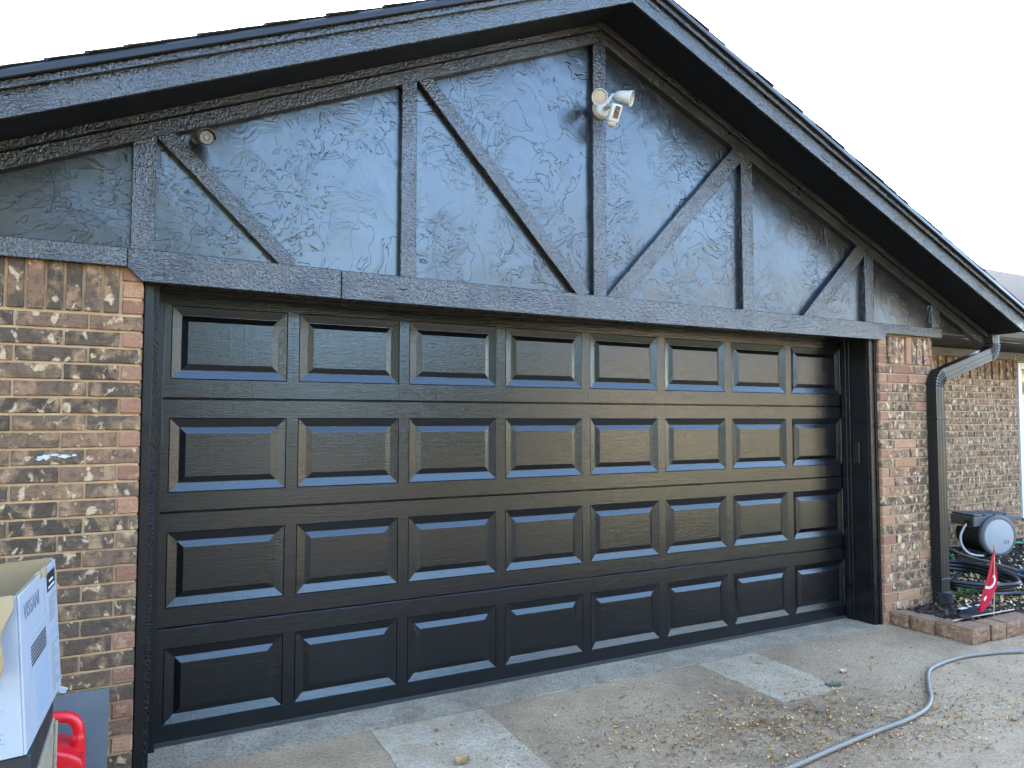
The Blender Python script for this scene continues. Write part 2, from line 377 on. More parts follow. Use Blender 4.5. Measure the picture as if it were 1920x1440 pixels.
# set-back wall
SY = .87
ws = MB().box(5.49, 8.86, SY + .0085, 1.2, -.05, 2.3).box(8.861, 10.2, SY + .0085, 1.2, -.05, .36).box(10.2, 14, SY + .0085, 1.2, -.05, 2.3).box(8.861, 10.2, SY + .0085, 1.2, 2.16, 2.3).build('brick_wall', MAT['mortar'], house)
st = []
for i in range(27):
    z0, z1 = course_z(i, 1.94); x = 7.36 + (.0 if i % 2 else -.128)
    while x < 8.85:
        x2 = min(x + .248, 8.856)
        vis = x2 > 7.5 and z0 > .16 and not (z1 < .52 and 7.6 < x2 < 8.35)
        (brick(ws, x, x2, z0, z1, SY, .06, False) if vis and NB[0] < 265 else brick(ws, x, x2, z0, z1, SY, .06, False, st)); x += .258
    x = 5.5 + (.0 if i % 2 else -.128) + .0
    while x < 7.2: brick(ws, max(x, 5.5), x + .248, z0, z1, SY, .06, False, st); x += .258
    if z1 < .36:
        x = 8.87
        while x < 10.2: brick(ws, x, x + .248, z0, z1, SY, .06, False, st); x += .258
for k in range(28): brick(ws, 6.91 + k * .0695, 6.91 + k * .0695 + .06, 1.948, 2.17, SY - (.012 if k % 2 else .001), .07)
jb = MB()
for me, M in st: jb.add([M @ v.co for v in me.vertices], [tuple(p.vertices) for p in me.polygons])
tag(jb.build('brick', MAT['brick_lit'], ws), kind='stuff')

# garage door
HS = .5334; X0 = .115; PW = .5328; GP = .0551; DW = 4.877; PA = .0909; PB = .0914
door = MB().box(0, DW, .03, .045, 0, 4 * HS).build('garage_door', MAT['black'], house)
pitch = PW + GP
for r in range(4):
    zb = (3 - r) * HS; zt = zb + HS; g = .0022
    b = MB(); e = .004
    xs = [0]
    for c in range(8): xs += [X0 + c * pitch, X0 + c * pitch + PW]
    xs.append(DW)
    zs = [zb + g + e, zb + PB, zt - PA, zt - g - e]
    for i in range(len(xs) - 1):
        for j in range(3):
            if j == 1 and i % 2 == 1: continue
            b.add([(xs[i], 0, zs[j]), (xs[i + 1], 0, zs[j]), (xs[i + 1], 0, zs[j + 1]), (xs[i], 0, zs[j + 1])], [(0, 1, 2, 3)])
    for za, zc in ((zb + g + e, zb + g), (zt - g - e, zt - g)):       # eased section edges turning in
        b.add([(0, 0, za), (DW, 0, za), (DW, .004, zc), (0, .004, zc), (DW, .03, zc), (0, .03, zc)], [(0, 1, 2, 3), (3, 2, 4, 5)])
    b.build('door_section', MAT['door'], door)
    for c in range(8):
        xl = X0 + c * pitch; xr = xl + PW; z0 = zb + PB; z1 = zt - PA
        rings = [(0, 0), (.003, .004), (.005, .0015), (.0435, .0138), (.0460, .0138), (.0725, .0018), (.0745, .0012)]
        vs = []
        for off, y in rings: vs += [(xl + off, y, z0 + off), (xr - off, y, z0 + off), (xr - off, y, z1 - off), (xl + off, y, z1 - off)]
        fs = [(k * 4 + a, k * 4 + (a + 1) % 4, k * 4 + 4 + (a + 1) % 4, k * 4 + 4 + a) for k in range(len(rings) - 1) for a in range(4)]
        fs.append(tuple(range(len(vs) - 4, len(vs))))
        MB().add(vs, fs).build('raised_panel', MAT['door'], door)
MB().box(.04, 4.8, -.004, .03, .003, .02).box(.04, 4.8, -.012, -.0045, .003, .009).build('bottom_seal', m_smooth('black_rubber', (.02, .02, .02), .6), door, .0015)
MB().box(.0, 4.86, -.03, -.002, 4 * HS - .03, 4 * HS + .05).build('top_stop', MAT['black'], door, .003)
# jambs
def jamb(side):
    s = 1 if side else -1; xi = 4.782 if side else .056; xo = 4.853 if side else .001
    lo, hi = (xi, xo) if side else (xo, xi)
    j = MB().box(lo, hi, -.216, .05, -.0, 2.2).build('door_jamb', MAT['black'], house, .002)
    if side:
        MB().box(4.787, 4.853, -.232, -.2165, 0, 2.2).build('brick_mould', MAT['black'], j, .004)
        MB().box(4.835, 4.8565, -.243, -.2325, 0, 2.2).build('brick_mould', MAT['black'], j, .004)
        MB().box(4.76, 4.7815, -.05, -.008, 0, 2.17).build('door_stop', MAT['black'], j, .003)
        MB().box(4.768, 4.7815, -.075, -.0505, 0, 2.17).build('door_stop', MAT['black'], j, .003)
        MB().box(4.763, 4.7815, -.15, -.094, 1.17, 1.33).build('keypad', MAT['metal'], j, .006)
    else:
        MB().box(.0012, .039, -.232, -.2165, 0, 2.2).build('brick_mould', MAT['black'], j, .002)
        MB().box(.0395, .0585, -.228, -.2165, 0, 2.2).build('board_edge', MAT['edge'], j)
        MB().box(.0565, .085, -.05, -.008, 0, 2.17).build('door_stop', MAT['black'], j, .003)
jamb(0); jamb(1)
MB().box(-.003, 4.857, .05, .2, 2.1, 2.3).build('lintel', MAT['black'], house)

# gable: stucco, timbers, header
AX, SK, AZ = 2.366, .43, 3.845            # ridge x, pitch, soffit height at the ridge
def zs_at(x): return AZ - SK * abs(x - AX)
EV = 6.20; EVL = 2 * AX - EV
gab = MB().prism([(EVL, 2.19), (EV, 2.19), (EV, zs_at(EV) + .03), (AX, AZ + .03), (EVL, zs_at(EVL) + .03)], -.245, -.2).build('gable_wall', MAT['stucco'], house)
def board(name, p0, p1, width, yf, thick, mat, parent, bevel=.003):   # p0, p1 = (x, z) of its lower/left edge line centre
    a = Vector((p0[0], 0, p0[1])); c = Vector((p1[0], 0, p1[1])); L = (c - a).length
    ang = math.atan2(c.z - a.z, c.x - a.x)
    M = Matrix.Translation((a + c) / 2 + Vector((0, yf, 0))) @ Matrix.Rotation(-ang, 4, 'Y')
    b = MB(); n = max(2, int(L / .12)); rr = random.Random(int(L * 1000) + int(p0[0] * 77))
    vs = []
    for i in range(n + 1):
        x = -L / 2 + L * i / n; j = rr.uniform(-.0012, .0012); k = rr.uniform(-.0012, .0012)
        vs += [(x, .003, -width / 2 + j), (x, 0, -width / 2 + .003 + j), (x, 0, width / 2 - .003 + k), (x, .003, width / 2 + k), (x, thick, width / 2), (x, thick, -width / 2)]
    fs = [(i * 6 + q, i * 6 + (q + 1) % 6, i * 6 + 6 + (q + 1) % 6, i * 6 + 6 + q) for i in range(n) for q in range(6)]
    fs += [tuple(range(6)), tuple(range(n * 6 + 5, n * 6 - 1, -1))]
    return b.add(vs, fs).build(name, mat, parent, 0, False, M)
YT = -.285
for x0, x1 in ((-.059, .032), (1.144, 1.226), (2.311, 2.402), (3.48, 3.58), (4.694, 4.79), (5.478, 5.575)):
    xm = (x0 + x1) / 2
    board('timber_post', (xm, 2.2), (xm, zs_at(xm) - .03), x1 - x0, YT, .06, MAT['rough'], gab)
def brace(a, b, w, yo=0):                  # a, b: lower-left edge points; offset by half the width
    d = Vector((b[0] - a[0], b[1] - a[1])).normalized(); nrm = Vector((-d.y, d.x))
    if nrm.x < 0: nrm = -nrm
    e = .05
    board('timber_brace', (a[0] - d.x * e + nrm.x * w / 2, a[1] - d.y * e + nrm.y * w / 2), (b[0] + d.x * e + nrm.x * w / 2, b[1] + d.y * e + nrm.y * w / 2), w, YT - .0015 + yo, .055, MAT['rough'], gab)
brace((.026, 2.742), (.546, 2.233), .072); brace((1.227, 3.258), (2.187, 2.222), .078)
brace((2.408, 2.231), (3.388, 3.262), .105); brace((4.042, 2.225), (4.613, 2.774), .105)
# header beam boards
hdr = MB().prism([(-.01, 2.12), (4.86, 2.12), (4.86, 2.2), (-.01, 2.2)], -.255, .05).build('header_beam', MAT['black'], house)
def hboard(poly, yf, x0):
    M = Matrix.Translation((x0, yf, 2.1)); b = MB().prism([(x - x0, z - 2.1) for x, z in poly], 0, .05)
    b.build('beam_board', MAT['rough'], hdr, .003, False, M)
hboard([(-1.5, 2.149), (-.068, 2.150), (-.068, 2.233), (-1.5, 2.230)], -.298, -1)
hboard([(-.066, 2.148), (-.008, 2.092), (.842, 2.084), (.842, 2.224), (-.066, 2.232)], -.300, 0)
hboard([(.845, 2.083), (2.6, 2.080), (4.85, 2.090), (4.905, 2.142), (5.572, 2.141), (5.572, 2.214), (4.78, 2.215), (.845, 2.222)], -.302, 2)
# rake frieze (two layers), soffit, fascia, drip edge, shingles
for s in (-1, 1):
    xe = EV if s > 0 else EVL
    def rake(name, r0, r1, y0, y1, mat, parent, x_end=xe, bev=.002):
        L = abs(x_end - AX)
        ang = math.atan(SK) * s; D = Vector((s, -SK)); 
        M = Matrix.Translation((AX, 0, AZ))
        b = MB().prism([(0, r0), (s * L, r0 - SK * L), (s * L, r1 - SK * L), (0, r1)], y0, y1)
        # local frame along the slope so that the grain follows the board
        Rm = Matrix.Translation((AX, 0, AZ)) @ Matrix.Rotation(math.atan2(SK * s, 1) , 4, 'Y')
        inv = Matrix.Rotation(math.atan2(SK * s, 1), 4, 'Y').inverted()
        b.v = [tuple(inv @ Vector(v)) for v in b.v]
        return b.build(name, mat, parent, bev, False, Rm)
    rake('frieze_board', -.108, -.04, -.292, -.24, MAT['rough2'], gab)
    rake('frieze_board', -.038, -.001, -.318, -.24, MAT['rough2'], gab)
    sf = rake('soffit', .0, .02, -.582, -.2, MAT['soffit'], house, bev=0)
    ro = MB().prism([(AX, AZ + .12), (xe + s * .06, zs_at(xe + s * .06) + .12), (xe + s * .06, zs_at(xe + s * .06) + .135), (AX, AZ + .135)], -.61, 7.5).build('roof', MAT['shingle'], house)
    rake('fascia_board', -.029, .105, -.600, -.582, MAT['fascia'], ro)
    rake('rake_trim', .073, .103, -.621, -.6005, MAT['fascia'], ro, bev=.002)
    # rounded metal drip edge
    prof = [(-.6015, .104), (-.640, .104), (-.6425, .107), (-.6415, .122), (-.637, .136), (-.628, .147), (-.612, .154), (-.6, .155)]
    L = abs(xe - AX) + .07; b = MB(); n = len(prof); vs = []
    for q in range(9):
        x = AX + s * L * q / 8; vs += [(x, y, zs_at(x) + r) for y, r in prof]
    b.add(vs, [(q * n + k, q * n + k + 1, (q + 1) * n + k + 1, (q + 1) * n + k) for q in range(8) for k in range(n - 1)])
    b.build('drip_edge', MAT['metal'], ro, 0, True)
    nc = 31
    for q in range(nc):
        xa = AX + s * .14 * .918 * q; xb = xa + s * .145; f = -.632 + random.uniform(-.008, .006)
        th = random.uniform(.003, .006)
        za = zs_at(xa) + .150; zb2 = zs_at(xb) + .150 + .005
        MB().prism([(xa, za), (xb, zb2), (xb, zb2 + th), (xa, za + .004)], f, 7.5).build('shingle_course', MAT['shingle'], ro)
MB().prism([(AX - .12, AZ + .1), (AX, AZ + .165), (AX + .12, AZ + .1), (AX + .12, AZ + .11), (AX, AZ + .178), (AX - .12, AZ + .11)], -.645, 7.5).build('ridge_cap', MAT['shingle'], house)
# boxed eaves along both sides, gutter on the right
for s, xe, xw in ((1, EV, 5.49), (-1, EVL, -.65)):
    MB().box(min(xw, xe), max(xw, xe), -.198, 7.4, 2.192, 2.206).build('eave_soffit', MAT['soffit'], house)
MB().prism([(6.21, 2.205), (6.31, 2.205), (6.325, 2.275), (6.315, 2.285), (6.21, 2.285)], -.45, .3).build('gutter', MAT['metal'], house, .004)
# bodies that carry the roofs
MB().box(-.65, 5.48, .36, 7.4, -.05, 2.3).box(5.6, 19, 1.21, 9, -.05, 2.28).prism([(EVL + .5, 2.3), (EV - .5, 2.3), (AX, AZ)], .4, 7.3).build('house_body', plain('brown_sheathing', (.2, .17, .14), .9), house)  # even brown on unseen walls, which also keep the sun off the front
# main roof of the set-back wing
RZ0, RY0, RZ1, RY1 = 2.40, .22, 4.70, 5.0
mr = MB().add([(6.1, RY0, RZ0), (22, RY0, RZ0), (22, RY1, RZ1), (3, RY1, RZ1), (3, 9.8, RZ0), (22, 9.8, RZ0), (6.1, RY0, RZ0 - .02), (22, RY0, RZ0 - .02), (3, 1.5, 3.0)],
              [(0, 1, 2, 3, 8), (3, 2, 5, 4)]).build('main_roof', MAT['mainroof'], house)
Mg = Matrix(((0, 1, 0, 6.25), (1, 0, 0, .38), (0, 0, 1, 2.278), (0, 0, 0, 1)))
gb = MB().prism([(0, 0), (-.1, 0), (-.115, .035), (-.125, .088), (-.12, .1), (0, .1)], 0, 9); gb.v = [tuple(Mg @ Vector(v)) for v in gb.v]
gut = gb.build('gutter', MAT['metal'], house, .003)
MB().box(5.5, 16, .262, .284, 2.376, 2.386).build('gutter_lip', MAT['metal'], gut)
MB().box(5.5, 16, .30, .862, 2.262, 2.276).build('eave_soffit', MAT['soffit'], house)
MB().box(5.5, 16, .845, .868, 2.176, 2.2615).build('frieze_board', MAT['rough2'], house, .003)
# window at the end of the set-back wall
t = NT('window_glass'); MAT['glass'] = t.fin((.02, .025, .022), .04, spec=.8)
MAT['white'] = plain('white_vinyl', (.74, .75, .73), .35, .5, 0, .04)
win = MB().box(8.872, 8.935, SY - .012, SY + .1, .385, 2.152).box(9.9, 10.19, SY - .012, SY + .1, .385, 2.152).box(8.9355, 9.8995, SY - .012, SY + .1, 2.08, 2.152).box(8.9355, 9.8995, SY - .012, SY + .1, .385, .45).build('window', MAT['white'], house, .004)
MB().box(8.936, 9.899, SY + .05, SY + .06, .451, 2.079).build('pane', MAT['glass'], win)
MB().box(8.936, 8.965, SY + .02, SY + .049, .451, 2.079).box(8.966, 9.89, SY + .02, SY + .049, 1.24, 1.28).build('sash', MAT['white'], win, .003)
MB().box(8.86, 10.2, SY - .03, SY + .1, .362, .384).build('sill', MAT['brick'], win, .004)
# downspout
def dsprof(w, d):
    P = []
    for (ax, ay, bx, by, n) in ((-1, -1, 1, -1, 9), (1, -1, 1, 1, 7), (1, 1, -1, 1, 9), (-1, 1, -1, -1, 7)):
        for k in range(n):
            f = k / n; rib = .06 * math.cos(f * math.pi * 6) if .08 < f < .92 else 0
            x = ax + (bx - ax) * f; y = ay + (by - ay) * f
            P.append(((x * (1 + rib * (ay == by) * 0)) * w / 2 + (rib * .035 * (1 if ax == bx == 1 else -1 if ax == bx == -1 else 0)), y * d / 2 + (rib * .035 * (1 if ay == by == 1 else -1 if ay == by == -1 else 0))))
    return P
pf = [(a, b) for a, b in dsprof(.102, .076)]
def dpipe(name, pts, parent, prof=pf):     # rectangular pipe: width follows the XZ plane
    b = MB(); P = [Vector(p) for p in pts]; k = len(prof); vs = []
    for i, q in enumerate(P):
        tdir = (P[min(i + 1, len(P) - 1)] - P[max(i - 1, 0)]).normalized(); Bv = Vector((0, 1, 0)); Nv = Bv.cross(tdir).normalized()
        vs += [q + Nv * a + Bv * c for a, c in prof]
    b.add(vs, [(i * k + j, i * k + (j + 1) % k, (i + 1) * k + (j + 1) % k, (i + 1) * k + j) for i in range(len(P) - 1) for j in range(k)] + [tuple(range(k - 1, -1, -1)), tuple(range((len(P) - 1) * k, len(P) * k))])
    return b.build(name, MAT['metal'], parent, 0, True)
DY = -.31; DX = 5.452
dsp = dpipe('downspout', [(DX, DY, .17), (DX, DY, 1.765)], house)
def arc_pts(c, r, a0, a1, n): return [(c[0] + r * math.cos(a0 + (a1 - a0) * i / n), DY, c[1] + r * math.sin(a0 + (a1 - a0) * i / n)) for i in range(n + 1)]
sl = math.atan2(.21, .72)
def elbow(pts):
    out = []; n = len(pts)
    b = MB(); k = len(pf); vs = []; P = [Vector(p) for p in pts]; m = 0
    for i in range(n):
        tdir = (P[min(i + 1, n - 1)] - P[max(i - 1, 0)]).normalized(); Nv = Vector((0, 1, 0)).cross(tdir).normalized()
        for sc in ((1.0, 1.09) if i < n - 1 else (1.0,)):
            q = P[i] if sc == 1.0 else P[i].lerp(P[i + 1], .5)
            vs += [q + Nv * a * sc + Vector((0, 1, 0)) * c * sc for a, c in pf]; m += 1
    b.add(vs, [(i * k + j, i * k + (j + 1) % k, (i + 1) * k + (j + 1) % k, (i + 1) * k + j) for i in range(m - 1) for j in range(k)])
    b.build('elbow', MAT['metal'], dsp, 0, False)
r1 = .10
e1 = arc_pts((DX + r1, 1.755), r1, math.pi, math.pi / 2 + sl, 7); elbow(e1)
e2c = Vector(e1[-1]); dv = Vector((math.cos(sl), 0, math.sin(sl)))
end = e2c + dv * .655
dpipe('sloping_pipe', [e2c - dv * .01, end], dsp)
c2 = (end.x - math.sin(sl) * r1, end.z + math.cos(sl) * r1)
e2 = arc_pts(c2, r1, -math.pi / 2 + sl, 0, 7); elbow(e2)
dpipe('outlet_pipe', [(e2[-1][0], DY, e2[-1][2]), (e2[-1][0], DY, 2.24)], dsp)
MB().box(DX - .056, DX + .056, DY - .043, DY + .04, 1.50, 1.523).build('strap', MAT['metal'], dsp, .003)
MB().box(DX - .056, DX + .056, DY - .043, DY + .043, .27, .295).build('pipe_joint', MAT['metal'], dsp, .003)
# corrugated drain below it
prof = []
for i in range(12): prof += [(.054, .02 + i * .0145), (.0675, .0245 + i * .0145), (.0675, .030 + i * .0145), (.054, .0335 + i * .0145)]
tag(MB().lathe(prof, Matrix.Translation((DX + .005, DY, 0.005)) @ Matrix.Rotation(R(3), 4, 'X'), 26).build('drain_pipe', m_smooth('black_plastic', (.018, .019, .02), .45), None, 0, True), 'black corrugated drain pipe standing in mulch under the downspout', 'drain pipe')

# ------------------------------------------------------------------ security lights and camera on the gable
MAT['cream'] = plain('white_outdoor_plastic', (.58, .55, .49), .38, .5, 0, .05)
MAT['lens'] = plain('frosted_lens', (.46, .36, .26), .3, .5, 0, .08)
MAT['gloss'] = m_smooth('gloss_black_plastic', (.012, .012, .012), .12, .6, 0)
fl = thing('floodlight_camera', 'white twin floodlight with camera fixed on the tall middle post of the gable', 'floodlight', (2.361, -.287, 3.33))
MB().lathe([(.056, 0), (.058, .008), (.056, .022), (.047, .034), (.02, .04)], axis((0, -1, 0), (2.361, -.2855, 3.325)), 28).build('base', MAT['cream'], fl, 0, True)
def lamp(c, d, back):
    d = Vector(d).normalized(); c = Vector(c)
    h = MB().lathe([(.016, -.105), (.030, -.092), (.036, -.06), (.041, -.02), (.0455, .0), (.043, .001), (.0395, -.010)], axis(d, c), 28, True).build('lamp_head', MAT['cream'], fl, 0, True)
    MB().lathe([(.0388, -.009), (.030, -.006), (.012, -.0045), (.001, -.0045)], axis(d, c), 28).build('lens', MAT['lens'], h, 0, True)
    MB().tube(catmull([c - d * .1, c - d * .12, Vector(back)], 4), .013, 10).build('arm', MAT['cream'], fl, 0, True)
lamp((2.262, -.425, 3.327), (-.5, -.8, -.36), (2.35, -.315, 3.345)); lamp((2.486, -.425, 3.365), (.62, -.72, -.30), (2.385, -.315, 3.355))
vd = Vector((-.34, -.86, -.38)).normalized()
Mc = axis(vd, (2.366, -.42, 3.255), 0)
Mc = Matrix.Translation((2.366, -.42, 3.255)) @ Matrix.Rotation(R(-20), 4, 'Z') @ Matrix.Rotation(R(24), 4, 'X') @ Matrix.Rotation(R(12), 4, 'Y')
b = MB().obox(Matrix.Identity(4), .062, .06, .10)
cb = b.build('camera_housing', MAT['cream'], fl, .012, True, Mc, 3)
MB().obox(Mc @ Matrix.Translation((0.004, -.0315, .008)), .03, .003, .066).build('camera_window', MAT['gloss'], cb, .001)
MB().lathe([(.009, 0), (.009, .002), (.006, .003)], Mc @ Matrix.Translation((.004, -.033, .012)) @ Matrix.Rotation(R(90), 4, 'X'), 16).build('camera_lens', plain('dark_glass', (.06, .065, .07), .1, .8), cb, 0, True)
MB().lathe([(.03, .0), (.029, -.012), (.02, -.025), (.005, -.03)], Mc @ Matrix.Translation((0, 0, -.048)), 20).build('sensor_dome', MAT['cream'], cb, 0, True)
MB().tube(catmull([(2.366, -.4, 3.30), (2.37, -.36, 3.32), (2.365, -.31, 3.32)], 4), .014, 10).build('arm', MAT['cream'], fl, 0, True)

bc = thing('bullet_camera', 'small round camera with ring of lights on the left brace of the gable', 'security camera', (.195, -.287, 2.77))
bd = Vector((.12, -.93, -.36)).normalized(); bf = Vector((.2235, -.42, 2.719))
Mb = axis(bd, bf)
MAT['bronze'] = m_smooth('dark_bronze_plastic', (.045, .038, .034), .4, .5, .0005)
MB().lathe([(.022, -.12), (.031, -.112), (.033, -.09), (.033, -.004), (.031, 0), (.028, -.003)], Mb, 26).build('body', MAT['bronze'], bc, 0, True)
hood = MB(); n = 14; vs = []
for zz in (-.1, .014):
    for rr_ in (.036, .0385):
        for k in range(n + 1):
            a = R(-5) + R(190) * k / n; vs.append(Mb @ Vector((rr_ * math.cos(a), rr_ * math.sin(a), zz)))
m = n + 1; fs = []
for k in range(n): fs += [(k, k + 1, m * 2 + k + 1, m * 2 + k), (m + k, m * 3 + k, m * 3 + k + 1, m + k + 1), (m * 2 + k, m * 2 + k + 1, m * 3 + k + 1, m * 3 + k), (k, m + k, m + k + 1, k + 1)]
hood.add(vs, fs).build('hood', MAT['bronze'], bc)
face = MB().lathe([(.0285, -.002), (.001, -.002)], Mb, 24).build('face_plate', plain('grey_face', (.07, .068, .055), .3), bc)
MAT['led'] = plain('pale_led_lens', (.75, .74, .66), .25, .6)
for rad, cnt in ((.0235, 20), (.0165, 13)):
    for k in range(cnt):
        a = 2 * math.pi * k / cnt + rad * 9
        MB().lathe([(.0021, -.0015), (.0018, .0005), (.0006, .001)], Mb @ Matrix.Translation((rad * math.cos(a), rad * math.sin(a), 0)), 7).build('led', MAT['led'], face, 0, True)
MB().lathe([(.010, -.0015), (.0095, .001), (.005, .0015), (.001, .0005)], Mb, 18).build('lens', plain('smoky_lens', (.16, .15, .14), .1, .8), bc, 0, True)
MB().lathe([(.026, 0), (.026, .008), (.01, .012), (.01, .05)], axis((0, -1, 0), (.19, -.2855, 2.755)), 18).build('bracket', MAT['bronze'], bc, 0, True)

# ------------------------------------------------------------------ planting bed at the right
def bedz(x, y): return .085 + .05 * max(0, min(1, (y + .8) / 1.6)) + .03 * max(0, min(1, (x - 5.4) / 2)) + .012 * math.sin(x * 7.1 + y * 3) * math.sin(y * 9 + x * 2)
b = MB(); nx, ny = 60, 34; xs = [4.99 + 5.0 * i / nx for i in range(nx + 1)]; ys = [-.745 + 1.605 * j / ny for j in range(ny + 1)]
b.add([(x, y, bedz(x, y) + random.uniform(-.006, .006)) for x in xs for y in ys], [(i * (ny + 1) + j, (i + 1) * (ny + 1) + j, (i + 1) * (ny + 1) + j + 1, i * (ny + 1) + j + 1) for i in range(nx) for j in range(ny)])
t = NT('dark_mulch_soil'); p = t.pos()
mb_mat = t.fin(t.mix((.012, .01, .009), (.06, .046, .036), t.noise(p, 60, 4, .7)), .95, t.bump(t.noise(p, 70, 4, .7), 1, .02), spec=.2)
struct('planting_bed', b, mb_mat)
def chips(name, n, area, zfun, size, mat, flat=.5, filt=None, aspect=(.25, .6), curl=.25):
    b = MB(); k = 0
    while k < n:
        x, y = area()
        if filt and not filt(x, y): continue
        k += 1; L = random.uniform(*size); w = L * random.uniform(*aspect)
        M = Matrix.Translation((x, y, zfun(x, y) + L * .12)) @ Euler((random.gauss(0, flat), random.gauss(0, flat), random.uniform(0, 6.28))).to_matrix().to_4x4()
        c = L * curl * random.random()
        vs = [(-L / 2, 0, c), (-L * .15, -w / 2, 0), (L * .2, -w / 2, 0), (L / 2, 0, c), (L * .2, w / 2, 0), (-L * .15, w / 2, 0)]
        b.add([M @ Vector(v) for v in vs], [(0, 1, 5), (1, 2, 4, 5), (2, 3, 4)])
    return tag(b.build(name, mat), kind='stuff')
MAT['chip'] = m_island('bark_chips', [(0, (.01, .009, .009)), (.6, (.035, .028, .024)), (.85, (.09, .068, .05)), (1, (.2, .16, .12))], .8)
MAT['dryleaf'] = m_island('dry_leaves', [(0, (.2, .11, .05)), (.35, (.45, .3, .15)), (.7, (.7, .54, .32)), (1, (.9, .76, .54))], .6)
o = chips('mulch', 5200, lambda: (5.045 + 3.8 * random.random() ** 1.3, random.uniform(-.685, .84)), bedz, (.015, .05), MAT['chip'], .45)
tag(o, 'dark bark mulch chips covering the planting bed', 'mulch')
o = chips('leaf_litter', 3000, lambda: (random.uniform(5.35, 8.8), random.uniform(-.68, .8)), lambda x, y: bedz(x, y) + .006, (.015, .04), MAT['dryleaf'], .4, lambda x, y: random.random() < (.9 if y < .1 - (x - 6) * .0 and x > 5.55 else .25))
tag(o, 'pale dry leaves scattered over the planting bed', 'leaf litter')
# edging stones
def stone(x, y, L, rot, label, h=.10, d=.135):
    rr = random.Random(int(x * 991)); b = MB()
    nx_, nz_ = 7, 5
    vs = []
    for i in range(nx_ + 1):
        for j in range(nz_ + 1):
            ed = i in (0, nx_) or j in (0, nz_)
            vs.append((-L / 2 + L * i / nx_ + rr.uniform(-.002, .002), (rr.uniform(.004, .008) if ed else rr.uniform(-.012, .004)), h * j / nz_ + rr.uniform(-.002, .002)))
    g = lambda i, j: i * (nz_ + 1) + j
    fs = [(g(i, j), g(i + 1, j), g(i + 1, j + 1), g(i, j + 1)) for i in range(nx_) for j in range(nz_)]
    per = [(i, 0) for i in range(nx_)] + [(nx_, j) for j in range(nz_)] + [(i, nz_) for i in range(nx_, 0, -1)] + [(0, j) for j in range(nz_, 0, -1)]
    b0 = len(vs)
    for i, j in per:
        x_, _, z_ = vs[g(i, j)]; vs.append((x_ * .93, d, z_))
    m_ = len(per)
    for a in range(m_): c = (a + 1) % m_; fs.append((g(*per[a]), b0 + a, b0 + c, g(*per[c])))
    fs.append(tuple(range(b0, b0 + m_)))
    o = b.add(vs, fs).build('edging_stone', MAT['stone'], None, 0, False, Matrix.Translation((x, y, -.004)) @ Matrix.Rotation(rot, 4, 'Z'))
    return tag(o, label, 'edging stone', 'stones edging the planting bed')
w = R(-90)
stone(4.905, -.335, .13, w, 'short tan edging stone set against the brick pier', .105)
stone(4.92, -.49, .165, w - R(1), 'tan edging stone second from the brick pier along the driveway', .105)
stone(4.945, -.675, .185, w + R(1), 'tan edging stone just before the bed corner, facing the garage side', .108)
stone(5.05, -.832, .215, R(3), 'tan edging stone at the bed corner beneath the red flag', .11)
stone(5.24, -.842, .155, R(-2), 'tan edging stone second from the bed corner, right of the red flag', .108)
stone(5.41, -.845, .17, R(1), 'tan edging stone third from the bed corner near the right edge', .11)
stone(5.59, -.842, .175, R(-1), 'tan edging stone at the right edge of the picture', .108)

# hoses and pipes in the bed
MAT['hoseblack'] = m_smooth('black_rubber_hose', (.008, .009, .011), .4, .35, .0006)
MAT['hosegrey'] = plain('grey_rubber_hose', (.20, .168, .13), .5, .4, 0, .18, .0006, 14)
def hose(name, pts, r, mat, label, cat='hose', n=10, sub=8):
    return tag(MB().tube(catmull(pts, sub), r, n).build(name, mat, None, 0, True), label, cat)
Zb = lambda x, y, d=.02: (x, y, bedz(x, y) + d)
coil = []
for k in range(3):
    o_ = .02 * k; zz = .022 + .028 * k
    loop = [(5.86 - o_, -.08), (5.9, -.2 - o_), (6.0, -.29 - o_), (6.12, -.345 - o_), (6.27, -.37 - o_), (6.40 + o_, -.34), (6.49 + o_, -.22), (6.53 + o_, -.1), (6.56 + o_, .04), (6.55, .2 + o_), (6.4, .3 + o_), (6.15, .27 + o_), (5.94, .12 + o_)]
    coil += [(x + random.uniform(-.012, .012), y + random.uniform(-.012, .012), bedz(x, y) + zz + random.uniform(0, .006)) for x, y in loop]
coil.append((5.9, -.05, bedz(5.9, -.05) + .11))
hose('garden_hose', coil, .0165, MAT['hoseblack'], 'thick black hose lying in a loose coil behind the red flag')
hose('garden_hose', [Zb(6.2, .62), Zb(6.5, .45, .03), Zb(6.68, .30, .05), Zb(6.67, .12, .07), Zb(6.7, -.06, .06), Zb(6.73, -.25), Zb(6.78, -.5)], .021, MAT['hoseblack'], 'straight black hose crossing the bed from the wall to the right edge')
hose('garden_hose', [Zb(5.98, -.36), Zb(6.08, -.40), Zb(6.18, -.42), Zb(6.27, -.48), Zb(6.38, -.6), Zb(6.5, -.75)], .017, MAT['hoseblack'], 'black hose end curving forward to the right edge below the coil')
hose('water_pipe', [Zb(7.25, .8), Zb(7.13, .62, .05), Zb(7.07, .48, .05), Zb(7.02, .32, .045), Zb(6.98, .18, .045), Zb(6.97, .02, .04), Zb(6.92, -.10, .035)], .014, MAT['hosegrey'], 'thin grey hose running in front of the hose reel to the blue nozzle')
hose('hose_nozzle', [Zb(6.935, -.08, .035), Zb(6.925, -.12, .04), Zb(6.91, -.17, .045), Zb(6.9, -.2, .045)], [.017] * 8 + [.024] * 9 + [.018] * 8, plain('blue_plastic', (.02, .16, .42), .4), 'bright blue hose end fitting at the right edge of the bed', 'hose fitting')
